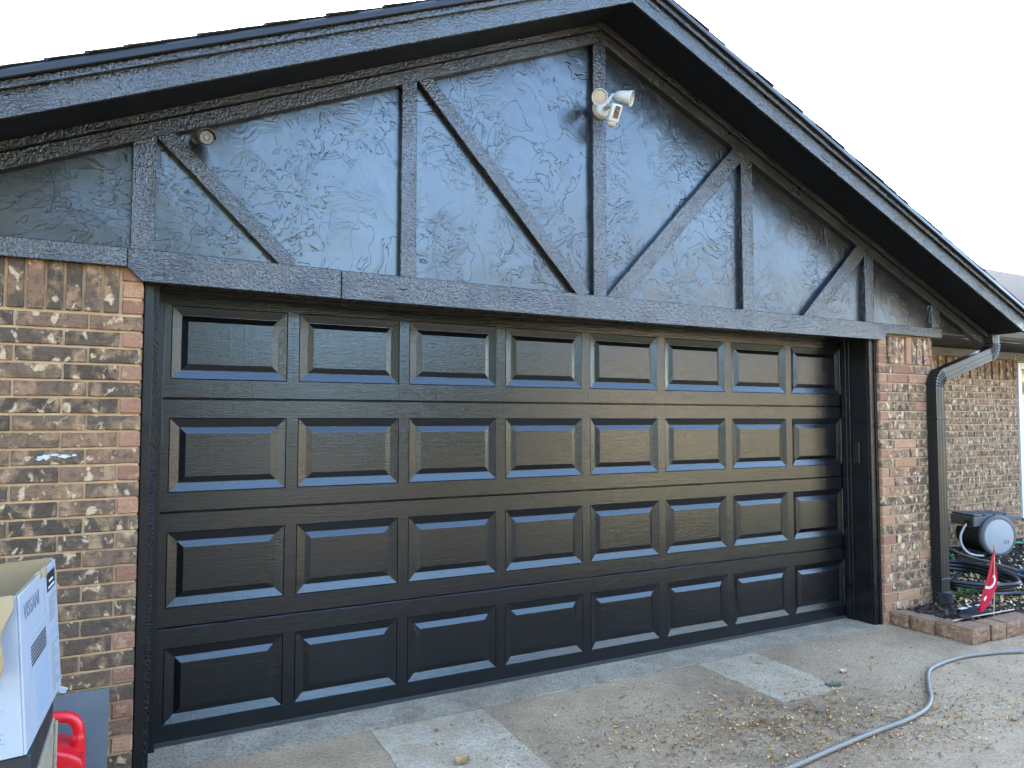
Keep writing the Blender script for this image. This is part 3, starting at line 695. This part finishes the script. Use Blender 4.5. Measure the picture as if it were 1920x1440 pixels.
hose('green_hose', [Zb(7.2, .74, .01), Zb(7.05, .6, .02), Zb(6.98, .52, .015), Zb(6.9, .46, .01)], .012, plain('green_hose_rubber', (.02, .2, .09), .5), 'short bit of green hose in the mulch beside the downspout')
hose('green_hose', [Zb(8.2, .7, .02), Zb(8.35, .6, .03), Zb(8.5, .55, .02), Zb(8.8, .6, .02)], .014, plain('green_hose_rubber', (.02, .22, .1), .5), 'green hose behind the hose reel under the window')
hose('driveway_hose', [(6.2, -1.6, .015), (5.6, -1.28, .015), (5.072, -1.075, .015), (4.856, -1.0, .015), (4.591, -.955, .0125), (4.304, -.982, .015), (4.138, -1.039, .015), (3.916, -1.185, .015), (3.777, -1.283, .015), (3.615, -1.357, .015), (3.407, -1.395, .015), (3.145, -1.41, .015), (2.809, -1.441, .015), (2.57, -1.469, .015), (2.2, -1.51, .015), (1.6, -1.7, .015)], .0118, MAT['hosegrey'], 'long grey hose snaking across the concrete driveway', 'hose', 12)

# hose reel
rx, ry, rz = 7.52, .50, bedz(7.4, .45)
MAT['reelgrey'] = plain('dark_grey_plastic', (.1, .1, .1), .5, .4, 0, .1, .0008, 25)
MAT['reelface'] = plain('light_grey_plastic', (.33, .35, .36), .45, .4, 0, .04)
reel = thing('hose_reel', 'dark grey hose reel with pale round side cover beside the brick wall', 'hose reel', (7.5, .5, rz))
Mr = Matrix.Translation((7.47, .50, rz + .01)) @ Matrix.Rotation(R(-18), 4, 'Z') @ Matrix.Scale(1.02, 4)
def rl(mb): mb.v = [tuple(Mr @ Vector(v)) for v in mb.v]; return mb
RR = .182; cz = .195
drum = [(RR * math.cos(R(a)), cz + RR * math.sin(R(a))) for a in range(-200, 21, 10)]
bodyp = [(-.20, cz + .06), (-.205, .36), (.22, .36), (.20, cz + .06)]
rl(MB().prism([(x + .02, z) for x, z in drum], -.11, .17)).build('drum_case', MAT['hoseblack'], reel, 0, False)
rl(MB().prism([(-.205, .28), (-.205, .375), (.27, .385), (.27, .335), (.19, .30)], -.105, .19)).build('top_case', MAT['reelgrey'], reel, .008, False)
for k in range(4):
    for q in range(2):
        rl(MB().box(-.19 + k * .113, -.095 + k * .113, -.098 + q * .145, .04 + q * .145, .379, .397)).build('lid_plate', MAT['reelgrey'], reel, .004)
ring = MB().lathe([(RR + .012, -.01), (RR + .014, .02), (RR, .035), (RR - .02, .036), (RR - .024, .028)], axis((0, -1, 0), (0.03, -.115, cz)), 40)
rl(ring).build('side_ring', MAT['reelgrey'], reel, 0, True)
fc = rl(MB().lathe([(RR - .018, .02), (RR - .022, .032), (RR - .06, .038), (.001, .041)], axis((0, -1, 0), (0.03, -.115, cz)), 40)).build('side_cover', MAT['reelface'], reel, 0, True)
for k in range(3): rl(MB().obox(Matrix.Translation((.075 + k * .022, -.155, cz - .055)) @ Matrix.Rotation(R(20), 4, 'Y'), .006, .003, .036)).build('printed_bar', plain('dark_print', (.06, .065, .07), .5), fc)
rl(MB().obox(Matrix.Translation((.02, -.1545, cz + .02)) @ Matrix.Rotation(R(-40), 4, 'Y'), .19, .0015, .004)).build('moulded_line', MAT['reelface'], fc)
rl(MB().box(-.218, -.2055, -.08, .0, .28, .34)).build('hose_guide', MAT['hoseblack'], reel, .004)
rl(MB().tube(catmull([(-.20, -.03, .31), (-.235, -.02, .27), (-.262, 0, .17), (-.25, -.02, .07), (-.2, -.06, .015), (-.12, -.12, .008)], 6), .0105, 10)).build('leader_hose', plain('white_hose', (.6, .62, .62), .5), reel, 0, True)
rl(MB().prism([(.225, .335), (.33, .345), (.33, .372), (.225, .385)], -.1, .12)).build('handle', MAT['reelgrey'], reel, .006)

# flags
MAT['red'] = plain('crimson_flag_cloth', (.45, .006, .022), .7, .2, 0, .1, .0005, 60)
MAT['wood'] = plain('pale_dowel_wood', (.5, .36, .23), .6, .3, 0, .12)
fg = thing('garden_flag', 'small crimson flag on a thin wooden stick in the bed corner', 'flag', (5.43, -.7, .06))
MB().tube([(5.425, -.70, .02), (5.459, -.70, .575)], .0042, 8).build('stick', MAT['wood'], fg, 0, True)
MB().lathe([(.004, -.004), (.0062, .004), (.0055, .014), (.001, .03)], Matrix.Translation((5.459, -.70, .575)), 12).build('finial', plain('gold_paint', (.3, .24, .1), .35), fg, 0, True)
top = [(5.459, .572), (5.43, .54), (5.396, .5), (5.36, .44), (5.324, .376), (5.275, .307), (5.24, .25), (5.231, .201), (5.216, .158)]
bot = [(5.461, .565), (5.462, .53), (5.464, .49), (5.468, .44), (5.470, .39), (5.455, .31), (5.41, .268), (5.35, .206), (5.262, .158)]
b = MB(); NU, NV = 16, 10; tp = catmull([(x, 0, z) for x, z in top], 2); bt = catmull([(x, 0, z) for x, z in bot], 2)
def flagpt(u, v, off=0):
    i = min(int(u * (len(tp) - 1)), len(tp) - 2); f = u * (len(tp) - 1) - i
    a = tp[i].lerp(tp[i + 1], f); c = bt[i].lerp(bt[i + 1], f); q = a.lerp(c, v)
    return Vector((q.x, -.706 - .016 * math.sin(v * 5.5 + u * 2) * min(1, u * 3) - off, q.z))
b.add([flagpt(i / NU, j / NV) for i in range(NU + 1) for j in range(NV + 1)] + [flagpt(i / NU, j / NV, -.0015) for i in range(NU + 1) for j in range(NV + 1)],
      [(i * (NV + 1) + j, i * (NV + 1) + j + 1, (i + 1) * (NV + 1) + j + 1, (i + 1) * (NV + 1) + j) for i in range(NU) for j in range(NV)] +
      [((NU + 1) * (NV + 1) + i * (NV + 1) + j, (NU + 1) * (NV + 1) + (i + 1) * (NV + 1) + j, (NU + 1) * (NV + 1) + (i + 1) * (NV + 1) + j + 1, (NU + 1) * (NV + 1) + i * (NV + 1) + j + 1) for i in range(NU) for j in range(NV)])
cl = b.build('cloth', MAT['red'], fg, 0, True)
MAT['print'] = plain('white_print', (.75, .72, .72), .7, .2, 0, .04)
def ribbon(pts, w, name):
    b = MB(); P = [Vector((x, 0, z)) for x, z in pts]; P = catmull(P, 5); vs = []
    for i, q in enumerate(P):
        tdir = (P[min(i + 1, len(P) - 1)] - P[max(i - 1, 0)]).normalized(); nn = Vector((-tdir.z, 0, tdir.x))
        for s_ in (-1, 1):
            e_ = q + nn * w / 2 * s_; vs.append((e_.x, -.7265, e_.z))
    b.add(vs, [(2 * i, 2 * i + 1, 2 * i + 3, 2 * i + 2) for i in range(len(P) - 1)]); b.build(name, MAT['print'], cl)
ribbon([(5.398, .398), (5.408, .372), (5.402, .346), (5.375, .325), (5.335, .318), (5.292, .325)], .017, 'printed_arc')
ribbon([(5.385, .385), (5.40, .40)], .012, 'printed_mark'); ribbon([(5.272, .236), (5.287, .252), (5.30, .256)], .018, 'printed_mark')
for x_, z_ in ((5.33, .318), (5.352, .321), (5.31, .321)):
    MB().box(x_ - .002, x_ + .002, -.7285, -.7275, z_ - .006, z_ + .006).build('printed_mark', MAT['red'], cl)
f2 = thing('fallen_flag', 'small black flag lying flat on the mulch below the red flag', 'flag', (5.25, -.68, .1))
MB().tube([(4.985, -.675, .118), (5.25, -.70, .128), (5.62, -.735, .135)], .0048, 8).build('stick', MAT['wood'], f2, 0, True)
b = MB(); n = 14; m_ = 6; vs = []
for i in range(n + 1):
    for j in range(m_ + 1):
        u = i / n; v = j / m_; x_ = 5.06 + .40 * u; y_ = -.695 + (.03 + .075 * min(1, u * 2.2)) * v * 1.0 - .01
        vs.append((x_, y_, .127 + .012 * math.sin(u * 9 + v * 2) * v + .012 * v))
b.add(vs, [(i * (m_ + 1) + j, (i + 1) * (m_ + 1) + j, (i + 1) * (m_ + 1) + j + 1, i * (m_ + 1) + j + 1) for i in range(n) for j in range(m_)])
fc2 = b.build('cloth', plain('black_flag_cloth', (.012, .012, .014), .8, .2), f2, 0, True)
for (x0, x1, y0, y1) in ((5.19, 5.265, -.62, -.59), (5.30, 5.335, -.608, -.59), (5.345, 5.36, -.655, -.638), (5.385, 5.44, -.64, -.595)):
    MB().box(x0, x1, y0, y1, .158, .16).build('printed_mark', MAT['print'], fc2)
# weeds beside the drain
MAT['weed'] = m_island('weed_leaves', [(0, (.02, .05, .015)), (.6, (.05, .11, .03)), (1, (.14, .2, .08))], .55)
for (x_, y_, nb, lab) in ((5.70, -.30, 60, 'low green weeds growing right beside the corrugated drain'), (5.86, -.27, 55, 'green weeds in front of the coiled black hose')):
    b = MB()
    for k in range(nb):
        a = random.uniform(0, 6.28); r_ = random.uniform(.0, .07); L = random.uniform(.03, .085); wd = random.uniform(.004, .009); bx, by = x_ + r_ * math.cos(a), y_ + r_ * math.sin(a) * .7
        d = Vector((math.cos(a), math.sin(a), 0)); zz = bedz(bx, by); sd_ = Vector((-d.y, d.x, 0)) * wd
        p0 = Vector((bx, by, zz)); p1 = p0 + d * L * .4 + Vector((0, 0, L * .7)); p2 = p0 + d * L + Vector((0, 0, L * .75))
        b.add([p0 - sd_ * .4, p0 + sd_ * .4, p1 + sd_, p1 - sd_, p2], [(0, 1, 2, 3), (3, 2, 4)])
    tag(b.build('weed', MAT['weed']), lab, 'weed')

# ------------------------------------------------------------------ left corner: cartons, petrol can, grey sheet
MAT['cardw'] = plain('white_printed_card', (.42, .45, .50), .5, .35, 0, .03, .0004, 10)
MAT['card'] = plain('brown_cardboard', (.36, .25, .13), .75, .2, 0, .1, .0008, 14)
MAT['ink'] = plain('grey_ink', (.24, .28, .33), .6, .3); MAT['inkd'] = plain('black_ink', (.02, .02, .022), .5, .3); MAT['inkl'] = plain('pale_blue_ink', (.36, .43, .54), .6, .3)
BX0, BX1, BY0, BY1, BZ0, BZ1 = -.72, -.252, -1.375, -.818, .606, 1.03
box = thing('appliance_carton', 'open white printed appliance carton with brown inside at the lower left', 'carton', (-.48, -1.1, BZ0))
th = .006
b = MB()
b.box(BX1 - th, BX1, BY0, BY1, BZ0, BZ1); b.box(BX0, BX1 - th - .0005, BY0, BY0 + th, BZ0, BZ1); b.box(BX0, BX1 - th - .0005, BY1 - th, BY1, BZ0, BZ1 + .004); b.box(BX0, BX0 + th, BY0 + th + .0005, BY1 - th - .0005, BZ0, BZ1)
shell = b.build('outer_walls', MAT['cardw'], box, .0015)
b = MB(); q = th + .0015
b.box(BX1 - q - .003, BX1 - q, BY0 + q, BY1 - q, BZ0 + .01, BZ1 + .0015); b.box(BX0 + q, BX1 - q - .004, BY1 - q - .003, BY1 - q, BZ0 + .01, BZ1 + .007); b.box(BX0 + q, BX1 - q - .004, BY0 + q, BY0 + q + .003, BZ0 + .01, BZ1 + .0015); b.box(BX0 + q, BX0 + q + .003, BY0 + q + .004, BY1 - q - .004, BZ0 + .01, BZ1 + .0015)
b.box(BX0 + q, BX1 - q - .004, BY0 + q + .004, BY1 - q - .004, BZ0 + .004, BZ0 + .01)
b.build('inner_lining', MAT['card'], box)
# flap folded out over the front
fl_ = MB(); n = 10; vs = []
for i in range(n + 1):
    v = i / n; y_ = BY0 - .004 - .055 * math.sin(v * 1.5) ; z_ = BZ1 + .004 - .20 * v + .012 * math.sin(v * 3)
    xr = BX1 - .012 - .028 * v + .008 * math.sin(v * 9)
    vs += [(BX0, y_, z_), (xr, y_, z_), (BX0, y_ - .004, z_ + .002), (xr, y_ - .004, z_ + .002)]
fl_.add(vs, [f for i in range(n) for f in ((4 * i, 4 * i + 1, 4 * i + 5, 4 * i + 4), (4 * i + 2, 4 * i + 6, 4 * i + 7, 4 * i + 3), (4 * i + 1, 4 * i + 3, 4 * i + 7, 4 * i + 5))])
fl_.build('folded_flap', MAT['card'], box)
def fs_(s): return BY0 + (BY1 - BY0) * s
def ft(t_): return BZ1 - (BZ1 - BZ0) * t_
def decal(name, s0, s1, t0, t1, mat, lift=.0008): return MB().box(BX1 - .001, BX1 + lift, fs_(s0), fs_(s1), ft(t1), ft(t0)).build(name, MAT[mat], shell)
def text_mesh(txt, size, M, name, mat, parent):
    cu = bpy.data.curves.new('lettering', 'FONT'); cu.body = txt; cu.size = size; cu.extrude = .0004
    o_ = bpy.data.objects.new('lettering', cu); COL.objects.link(o_)
    bpy.context.view_layer.update(); me = bpy.data.meshes.new_from_object(o_); bpy.data.objects.remove(o_)
    return link(name, me, parent, mat, M)
MR = lambda s, t_, lift=.0012: Matrix.Translation((BX1 + lift, fs_(s), ft(t_))) @ Matrix(((0, 0, 1, 0), (1, 0, 0, 0), (0, 1, 0, 0), (0, 0, 0, 1)))
text_mesh('VISSANI', .062, MR(.08, .185), 'printed_lettering', MAT['ink'], shell)
stk = decal('black_sticker', .70, .95, .05, .185, 'inkd', .001)
for k, (a, c) in enumerate(((.76, .88), (.73, .92))): MB().box(BX1 + .0008, BX1 + .0016, fs_(a), fs_(c), ft(.105 + .045 * k + .018), ft(.105 + .045 * k)).build('printed_line', MAT['print'], stk)
decal('printed_panel', .10, .68, .30, .305, 'inkl'); decal('printed_panel', .62, .625, .02, .30, 'inkl')
decal('printed_unit', .14, .66, .36, .98, 'cardw', .0006)
for k in range(6): decal('printed_vent', .2, .60, .40 + k * .024, .414 + k * .024, 'inkd', .0012)
for k in range(24): decal('printed_mesh', .28, .62, .58 + k * .015, .586 + k * .015, 'inkl', .0012)
for k in range(9): decal('printed_line', .74, .95 - .04 * (k % 3), .24 + k * .021, .247 + k * .021, 'ink')
for k in range(3): decal('printed_picture', .73 + k * .08, .79 + k * .08, .47, .56, 'inkl', .0012)
for k in range(14): decal('printed_line', .74, .96 - .05 * ((k * 7) % 4), .60 + k * .026, .606 + k * .026, 'ink')
def decf(x0, x1, t0, t1, mat): MB().box(x0, x1, BY0 - .0008, BY0 + .001, ft(t1), ft(t0)).build('printed_mark', MAT[mat], shell)
decf(-.322, -.305, .465, .485, 'inkd'); decf(-.36, -.30, .50, .56, 'inkl'); decf(-.36, -.30, .70, .703, 'ink'); decf(-.36, -.315, .725, .73, 'inkd'); decf(-.36, -.302, .84, .845, 'ink'); decf(-.36, -.308, .865, .88, 'inkd'); decf(-.36, -.30, .90, .904, 'ink'); decf(-.36, -.31, .94, .944, 'ink')
MB().box(-.262, -.248, -1.02, -.99, 1.005, 1.036).box(-.268, -.25, -1.09, -1.05, 1.012, 1.034).build('torn_edge', MAT['card'], box, .004)
pv = Vector((-.245, -1.1, .606))
box.matrix_basis = Matrix.Translation(pv + Vector((.022, 0, 0))) @ Matrix.Rotation(R(-2.9), 4, 'Z') @ Matrix.Rotation(R(-4), 4, 'Y') @ Matrix.Translation(-pv) @ wm(box)
# black lid and weathered crate beneath
lid = tag(MB().box(-.71, -.236, -1.365, -.828, .50, .602).build('storage_lid', m_smooth('black_lid_plastic', (.018, .02, .02), .45), None, .006), 'black tray under the white appliance carton', 'tray')
MB().box(-.42, -.325, -1.3665, -1.364, .52, .595).build('label_sticker', MAT['cardw'], lid)
for k in range(7): MB().box(-.345 + k * .0025, -.3438 + k * .0025, -1.3675, -1.366, .53, .58).build('printed_bar', MAT['ink'], lid)
t = NT('weathered_plywood'); p = t.obj()
MAT['ply'] = t.fin(t.mix(t.mix((.3, .245, .17), (.46, .39, .28), t.noise(t.mapp(p, (1, 1, 12)), 3, 4)), (.1, .085, .065), t.ramp(t.noise(p, 9, 4), [(.55, 0), (.7, .7)])), .85, t.bump(t.noise(t.mapp(p, (2, 2, 20)), 8, 4), .6, .003), spec=.2)
cr = thing('wooden_crate', 'weathered grey wooden crate carrying the black tray and carton', 'crate', (-.47, -1.1, 0))
for nm, a in (('side_panel', (-.247, -.231, -1.36, -.822, .0, .498)), ('side_panel', (-.71, -.694, -1.36, -.822, 0, .498)), ('front_panel', (-.6935, -.2475, -1.36, -1.344, 0, .498)), ('back_panel', (-.6935, -.2475, -.838, -.822, 0, .498)), ('top_panel', (-.6935, -.2475, -1.3435, -.8385, .482, .4975))):
    MB().box(*a).build(nm, MAT['ply'], cr, .002)
MB().box(-.2305, -.221, -.85, -.828, 0, .492).build('corner_strip', MAT['ply'], cr, .002)
tag(MB().obox(Matrix.Translation((-.214, -.822, .588)) @ Euler((.2, .5, .5)).to_matrix().to_4x4(), .034, .008, .02).build('tape_scrap', MAT['cardw'], None, .002), 'scrap of pale tape sticking out below the white carton', 'tape')
# petrol can
MAT['redp'] = m_smooth('red_polyethylene', (.52, .006, .012), .33, .5, .0006)
can = thing('fuel_can', 'red plastic fuel can with loop handle beside the crate', 'fuel can', (-.30, -.52, 0))
body = [(-.46, .0), (-.165, .0), (-.158, .02), (-.157, .24), (-.165, .262), (-.20, .285), (-.30, .325), (-.42, .345), (-.46, .33)]
MB().prism(body, -.61, -.43).build('body', MAT['redp'], can, .018, True, None, 4)
MB().tube(catmull([(-.183, -.52, .235), (-.180, -.52, .30), (-.182, -.52, .345), (-.20, -.52, .378), (-.235, -.52, .392), (-.30, -.52, .395), (-.37, -.52, .39), (-.42, -.52, .33)], 6), [.024] * 8 + [.020] * 35, 14).build('handle', MAT['redp'], can, 0, True)
MB().box(-.44, -.17, -.614, -.611, .04, .19).build('label_panel', MAT['redp'], can, .001)
MB().lathe([(.03, 0), (.03, .03), (.025, .035)], Matrix.Translation((-.44, -.52, .34)), 20).build('cap', MAT['gloss'], can, 0, True)
# grey sheet leaning on the wall
t = NT('scuffed_grey_sheet'); p = t.obj()
gm = t.fin(t.mix(t.mix((.085, .10, .115), (.14, .155, .17), t.noise(p, 7, 4)), (.25, .27, .29), t.ramp(t.noise(t.mapp(p, (3, 1, 30), (0, R(45), 0)), 8, 3), [(.66, 0), (.72, .5)])), .5, None, spec=.4)
Ms = Matrix.Translation((-.245, -.315, .2)) @ Matrix.Rotation(R(-4.5), 4, 'X')
tag(MB().obox(Matrix.Identity(4), .31, .007, .402).build('grey_sheet', gm, None, .0015, False, Ms), 'flat grey sheet leaning against the brick wall behind the red can', 'sheet')

# ------------------------------------------------------------------ leaves on the driveway
def drv():
    while True:
        x, y = random.uniform(1.2, 5.3), random.uniform(-2.2, -.32)
        dens = math.exp(-(((x - 2.9 + (y + 1.1) * .55) / .62) ** 2 + ((y + 1.12) / .33) ** 2)) + .55 * math.exp(-(((x - 3.6) / .8) ** 2 + ((y + 1.45) / .25) ** 2)) + .45 * math.exp(-(((x - 2.15) / .4) ** 2 + ((y + .95) / .3) ** 2)) + .045
        if random.random() < dens: return x, y
MAT['fleck'] = m_island('small_driveway_leaves', [(0, (.17, .075, .022)), (.35, (.36, .19, .055)), (.7, (.58, .35, .12)), (1, (.85, .6, .3))], .6)
o = chips('small_leaves', 3000, drv, lambda x, y: .002, (.008, .021), MAT['fleck'], .25, None, (.3, .6), .5)
tag(o, 'small tan leaves strewn across the concrete driveway', 'leaf litter')
o = chips('twig_debris', 1500, drv, lambda x, y: .002, (.012, .045), m_island('dark_twigs', [(0, (.03, .02, .015)), (.7, (.09, .055, .035)), (1, (.16, .1, .06))], .8), .1, None, (.06, .16), .1)
tag(o, 'dark twig bits and bark strewn on the concrete driveway', 'debris')
def leaf(x, y, L, rot, mat, label, curl=.5):
    b = MB(); n = 8; vs = []
    for i in range(n + 1):
        u = i / n; wd = L * .36 * math.sin(math.pi * min(1, u * .96 + .03)) ** .7 * (1 + .18 * math.sin(u * 22))
        for v in (-1, -.5, 0, .5, 1):
            vs.append((L * (u - .5), wd * v, .004 + curl * L * (.25 * v * v + .3 * (u - .5) ** 2) + .003 * math.sin(u * 9 + v * 4)))
    b.add(vs, [(i * 5 + j, (i + 1) * 5 + j, (i + 1) * 5 + j + 1, i * 5 + j + 1) for i in range(n) for j in range(4)])
    o = b.build('fallen_leaf', mat, None, 0, True, Matrix.Translation((x, y, .003)) @ Matrix.Rotation(rot, 4, 'Z') @ Matrix.Rotation(R(8), 4, 'X'))
    MB().tube([(-L * .5, 0, .006 + curl * L * .075), (-L * .66, .004, .006)], .0012, 5).build('stem', mat, o)
    return tag(o, label, 'leaf', 'large leaves on the driveway')
lf = [plain('tan_leaf', (.38, .22, .1), .6, .3, 0, .35, 0, 40), plain('grey_green_leaf', (.15, .15, .085), .5, .4, 0, .3, 0, 40), plain('orange_leaf', (.42, .2, .06), .6, .3, 0, .3, 0, 40), plain('pale_leaf', (.55, .38, .2), .6, .3, 0, .25, 0, 40)]
leaf(1.285, -.765, .085, R(35), lf[0], 'large curled tan leaf at the bottom edge of the driveway', .5)
leaf(3.50, -.895, .085, R(-60), lf[1], 'grey green leaf at the corner of the pale patch')
leaf(2.79, -.72, .035, R(50), lf[3], 'pale leaf at the left edge of the pale concrete patch')
leaf(3.74, -.78, .06, R(20), lf[3], 'pale yellow leaf right of the grey green leaf')
leaf(4.12, -.69, .03, R(70), lf[2], 'tiny orange leaf left of the bend in the hose')
leaf(3.92, -1.62, .05, R(-20), lf[0], 'curled tan leaf right of the hose near the right edge')
leaf(2.62, -1.62, .085, R(-40), lf[3], 'large pale leaf at the bottom edge beside the hose', .7)
leaf(3.40, -.45, .03, R(-30), lf[0], 'small brown leaf lying on the pale concrete patch')
leaf(1.30, -.42, .03, R(80), lf[0], 'small brown leaf in the middle of the left pale patch')

# ------------------------------------------------------------------ unseen street side: houses, plus trees and a car added for reflections
def far_house(x, y, w, label, col, H=2.9):
    h = thing('neighbour_house', label, 'house', (x, y, 0))
    MB().box(x - w / 2, x + w / 2, y - 8, y, -.05, H).build('wall', plain('tan_brick_wall', col, .9, k=1), h)
    MB().add([(x - w / 2 - .5, y + .5, H - .1), (x + w / 2 + .5, y + .5, H - .1), (x + w / 2 - 3, y - 4, H + 2.3), (x - w / 2 + 3, y - 4, H + 2.3), (x - w / 2 - .5, y - 8.5, H - .1), (x + w / 2 + .5, y - 8.5, H - .1)],
             [(0, 1, 2, 3), (3, 2, 5, 4), (0, 3, 4), (1, 5, 2)]).build('roof', MAT['shingle'], h)
    for k in range(3):
        xx = x - w * .32 + k * w * .3
        f = MB().box(xx - .7, xx + .7, y + .003, y + .05, .9, 2.2).build('window', MAT['white'], h); MB().box(xx - .62, xx + .62, y + .051, y + .06, .98, 2.12).build('pane', MAT['glass'], f)
far_house(25, -27, 14, 'tan brick house across the street to the right', (.5, .4, .27), 3.4); far_house(-24, -27, 16, 'brown brick house across the street to the left', (.3, .2, .14)); far_house(46, -24, 24, 'pale two storey house across the street far to the right', (.56, .46, .31), 5.6)
MAT['leafg'] = m_island('tree_leaves', [(0, (.02, .035, .01)), (.5, (.05, .075, .02)), (1, (.1, .11, .035))], .6); MAT['leafy'] = m_island('autumn_tree_leaves', [(0, (.10, .09, .035)), (.5, (.22, .185, .08)), (1, (.34, .28, .13))], .6)
MAT['bark'] = plain('tree_bark', (.07, .05, .035), .9, .2, 0, .3, .01, 12)
def tree(x, y, h, r, mat, label, n=2600, low=.38):
    random.seed(int(x * 10) + 5)
    t_ = thing('yard_tree', label, 'tree', (x, y, 0))
    b = MB().tube([(x, y, -.1), (x + .1, y, h * .3), (x, y + .1, h * .55), (x + .1, y, h * .8)], [.28, .2, .14, .05], 8)
    for k in range(6):
        a = k * 1.05; b.tube([(x, y, h * (.35 + .05 * k)), (x + math.cos(a) * r * .5, y + math.sin(a) * r * .5, h * (.5 + .06 * k)), (x + math.cos(a) * r * .85, y + math.sin(a) * r * .85, h * (.58 + .06 * k))], [.1, .06, .02], 6)
    b.build('trunk', MAT['bark'], t_, 0, True)
    b = MB(); cl_ = [(random.gauss(0, .5) * r, random.gauss(0, .5) * r, random.uniform(low, .95) * h, random.uniform(.25, .5) * r) for k in range(26)]
    for k in range(n):
        c = random.choice(cl_); d = Vector((random.gauss(0, 1), random.gauss(0, 1), random.gauss(0, 1))).normalized() * c[3] * random.random() ** .4
        L = random.uniform(.12, .3); M = Matrix.Translation((x + c[0] + d.x, y + c[1] + d.y, c[2] + d.z)) @ Euler((random.uniform(0, 6), random.uniform(0, 6), random.uniform(0, 6))).to_matrix().to_4x4()
        b.add([M @ Vector(v) for v in ((-L, 0, 0), (0, -L * .5, .03), (L, 0, 0), (0, L * .5, .03))], [(0, 1, 2, 3)])
    b.build('crown', mat, t_)
tree(-2.2, -13.5, 8.2, 3.8, MAT['leafg'], 'dark green tree added behind the photographer to darken the left reflections', 6500); tree(3.0, -24, 5.6, 2.8, MAT['leafg'], 'green tree added across the street behind the driveway end', 5000, .12); tree(8.4, -24, 5.2, 2.7, MAT['leafg'], 'bushy green tree added second from the driveway across the street', 5000, .1); tree(13.5, -25, 5.0, 2.6, MAT['leafg'], 'bushy green tree added beside the tan house across the street', 4500, .1); tree(-3.5, -24, 6, 2.9, MAT['leafg'], 'bushy green tree added left of the drive across the street', 4500, .1)  # dark crowns added to darken the mirrored left and middle of the door
tree(20, -36, 10.5, 4.2, MAT['leafy'], 'tall olive tree behind the tan house across the street', 4500, .3); tree(30, -37, 12, 4.6, MAT['leafy'], 'tallest olive tree behind the tan house roof', 5000, .3); tree(41, -35, 12, 4.6, MAT['leafy'], 'tall olive tree between the two far houses', 5000, .3); tree(53, -34, 13, 5, MAT['leafy'], 'broad olive tree behind the pale two storey house', 5000, .3); tree(37, -20, 5.5, 3.2, MAT['leafy'], 'yellowing tree across the street to the right'); tree(52, -18, 7, 3.4, MAT['leafy'], 'tall yellowing tree far to the right of the drive'); tree(-9, -11, 8, 3.8, MAT['leafg'], 'tall green tree left of the driveway', 3600)

car = thing('unseen_car', 'unseen dark car added behind the photographer to darken the left reflections', 'car', (-.2, -9, 0))  # unseen car, added as a dark shape for the left panels to mirror
MX = Matrix(((0, 1, 0, 0), (1, 0, 0, 0), (0, 0, 1, 0), (0, 0, 0, 1)))
def cprism(poly, x0, x1):
    b = MB().prism(poly, x0, x1); b.v = [tuple(MX @ Vector(v)) for v in b.v]; return b
cp = m_smooth('dark_car_paint', (.012, .014, .018), .2, .5, 0)
cprism([(-11.3, .35), (-6.7, .35), (-6.6, .7), (-6.75, 1.0), (-7.9, 1.12), (-8.6, 1.72), (-10.9, 1.76), (-11.25, 1.1)], -1.12, .74).build('body', cp, car, .06, True, None, 3)
for x0, x1 in ((-1.126, -1.118), (.738, .746)): cprism([(-10.9, 1.15), (-8.05, 1.15), (-8.65, 1.64), (-10.75, 1.66)], x0, x1).build('side_window', MAT['glass'], car)
cprism([(-7.95, 1.13), (-7.93, 1.15), (-8.55, 1.68), (-8.57, 1.66)], -1.0, .62).build('windscreen', MAT['glass'], car)
for y in (-7.6, -10.4):
    for x in (-1.0, .62):
        wh = MB().lathe([(.2, -.11), (.33, -.1), (.345, 0), (.33, .1), (.2, .11)], axis((1, 0, 0), (x, y, .345)), 24).build('wheel', MAT['hoseblack'], car, 0, True)
        MB().lathe([(.21, -.112), (.21, .112)], axis((1, 0, 0), (x, y, .345)), 20).build('rim', plain('alloy_rim', (.4, .4, .42), .3, .5, .8), wh)
for x in (-.95, .57): MB().lathe([(.09, 0), (.085, .03), (.02, .05)], axis((0, 1, 0), (x, -6.68, .82)), 16).build('headlight', MAT['lens'], car, 0, True)
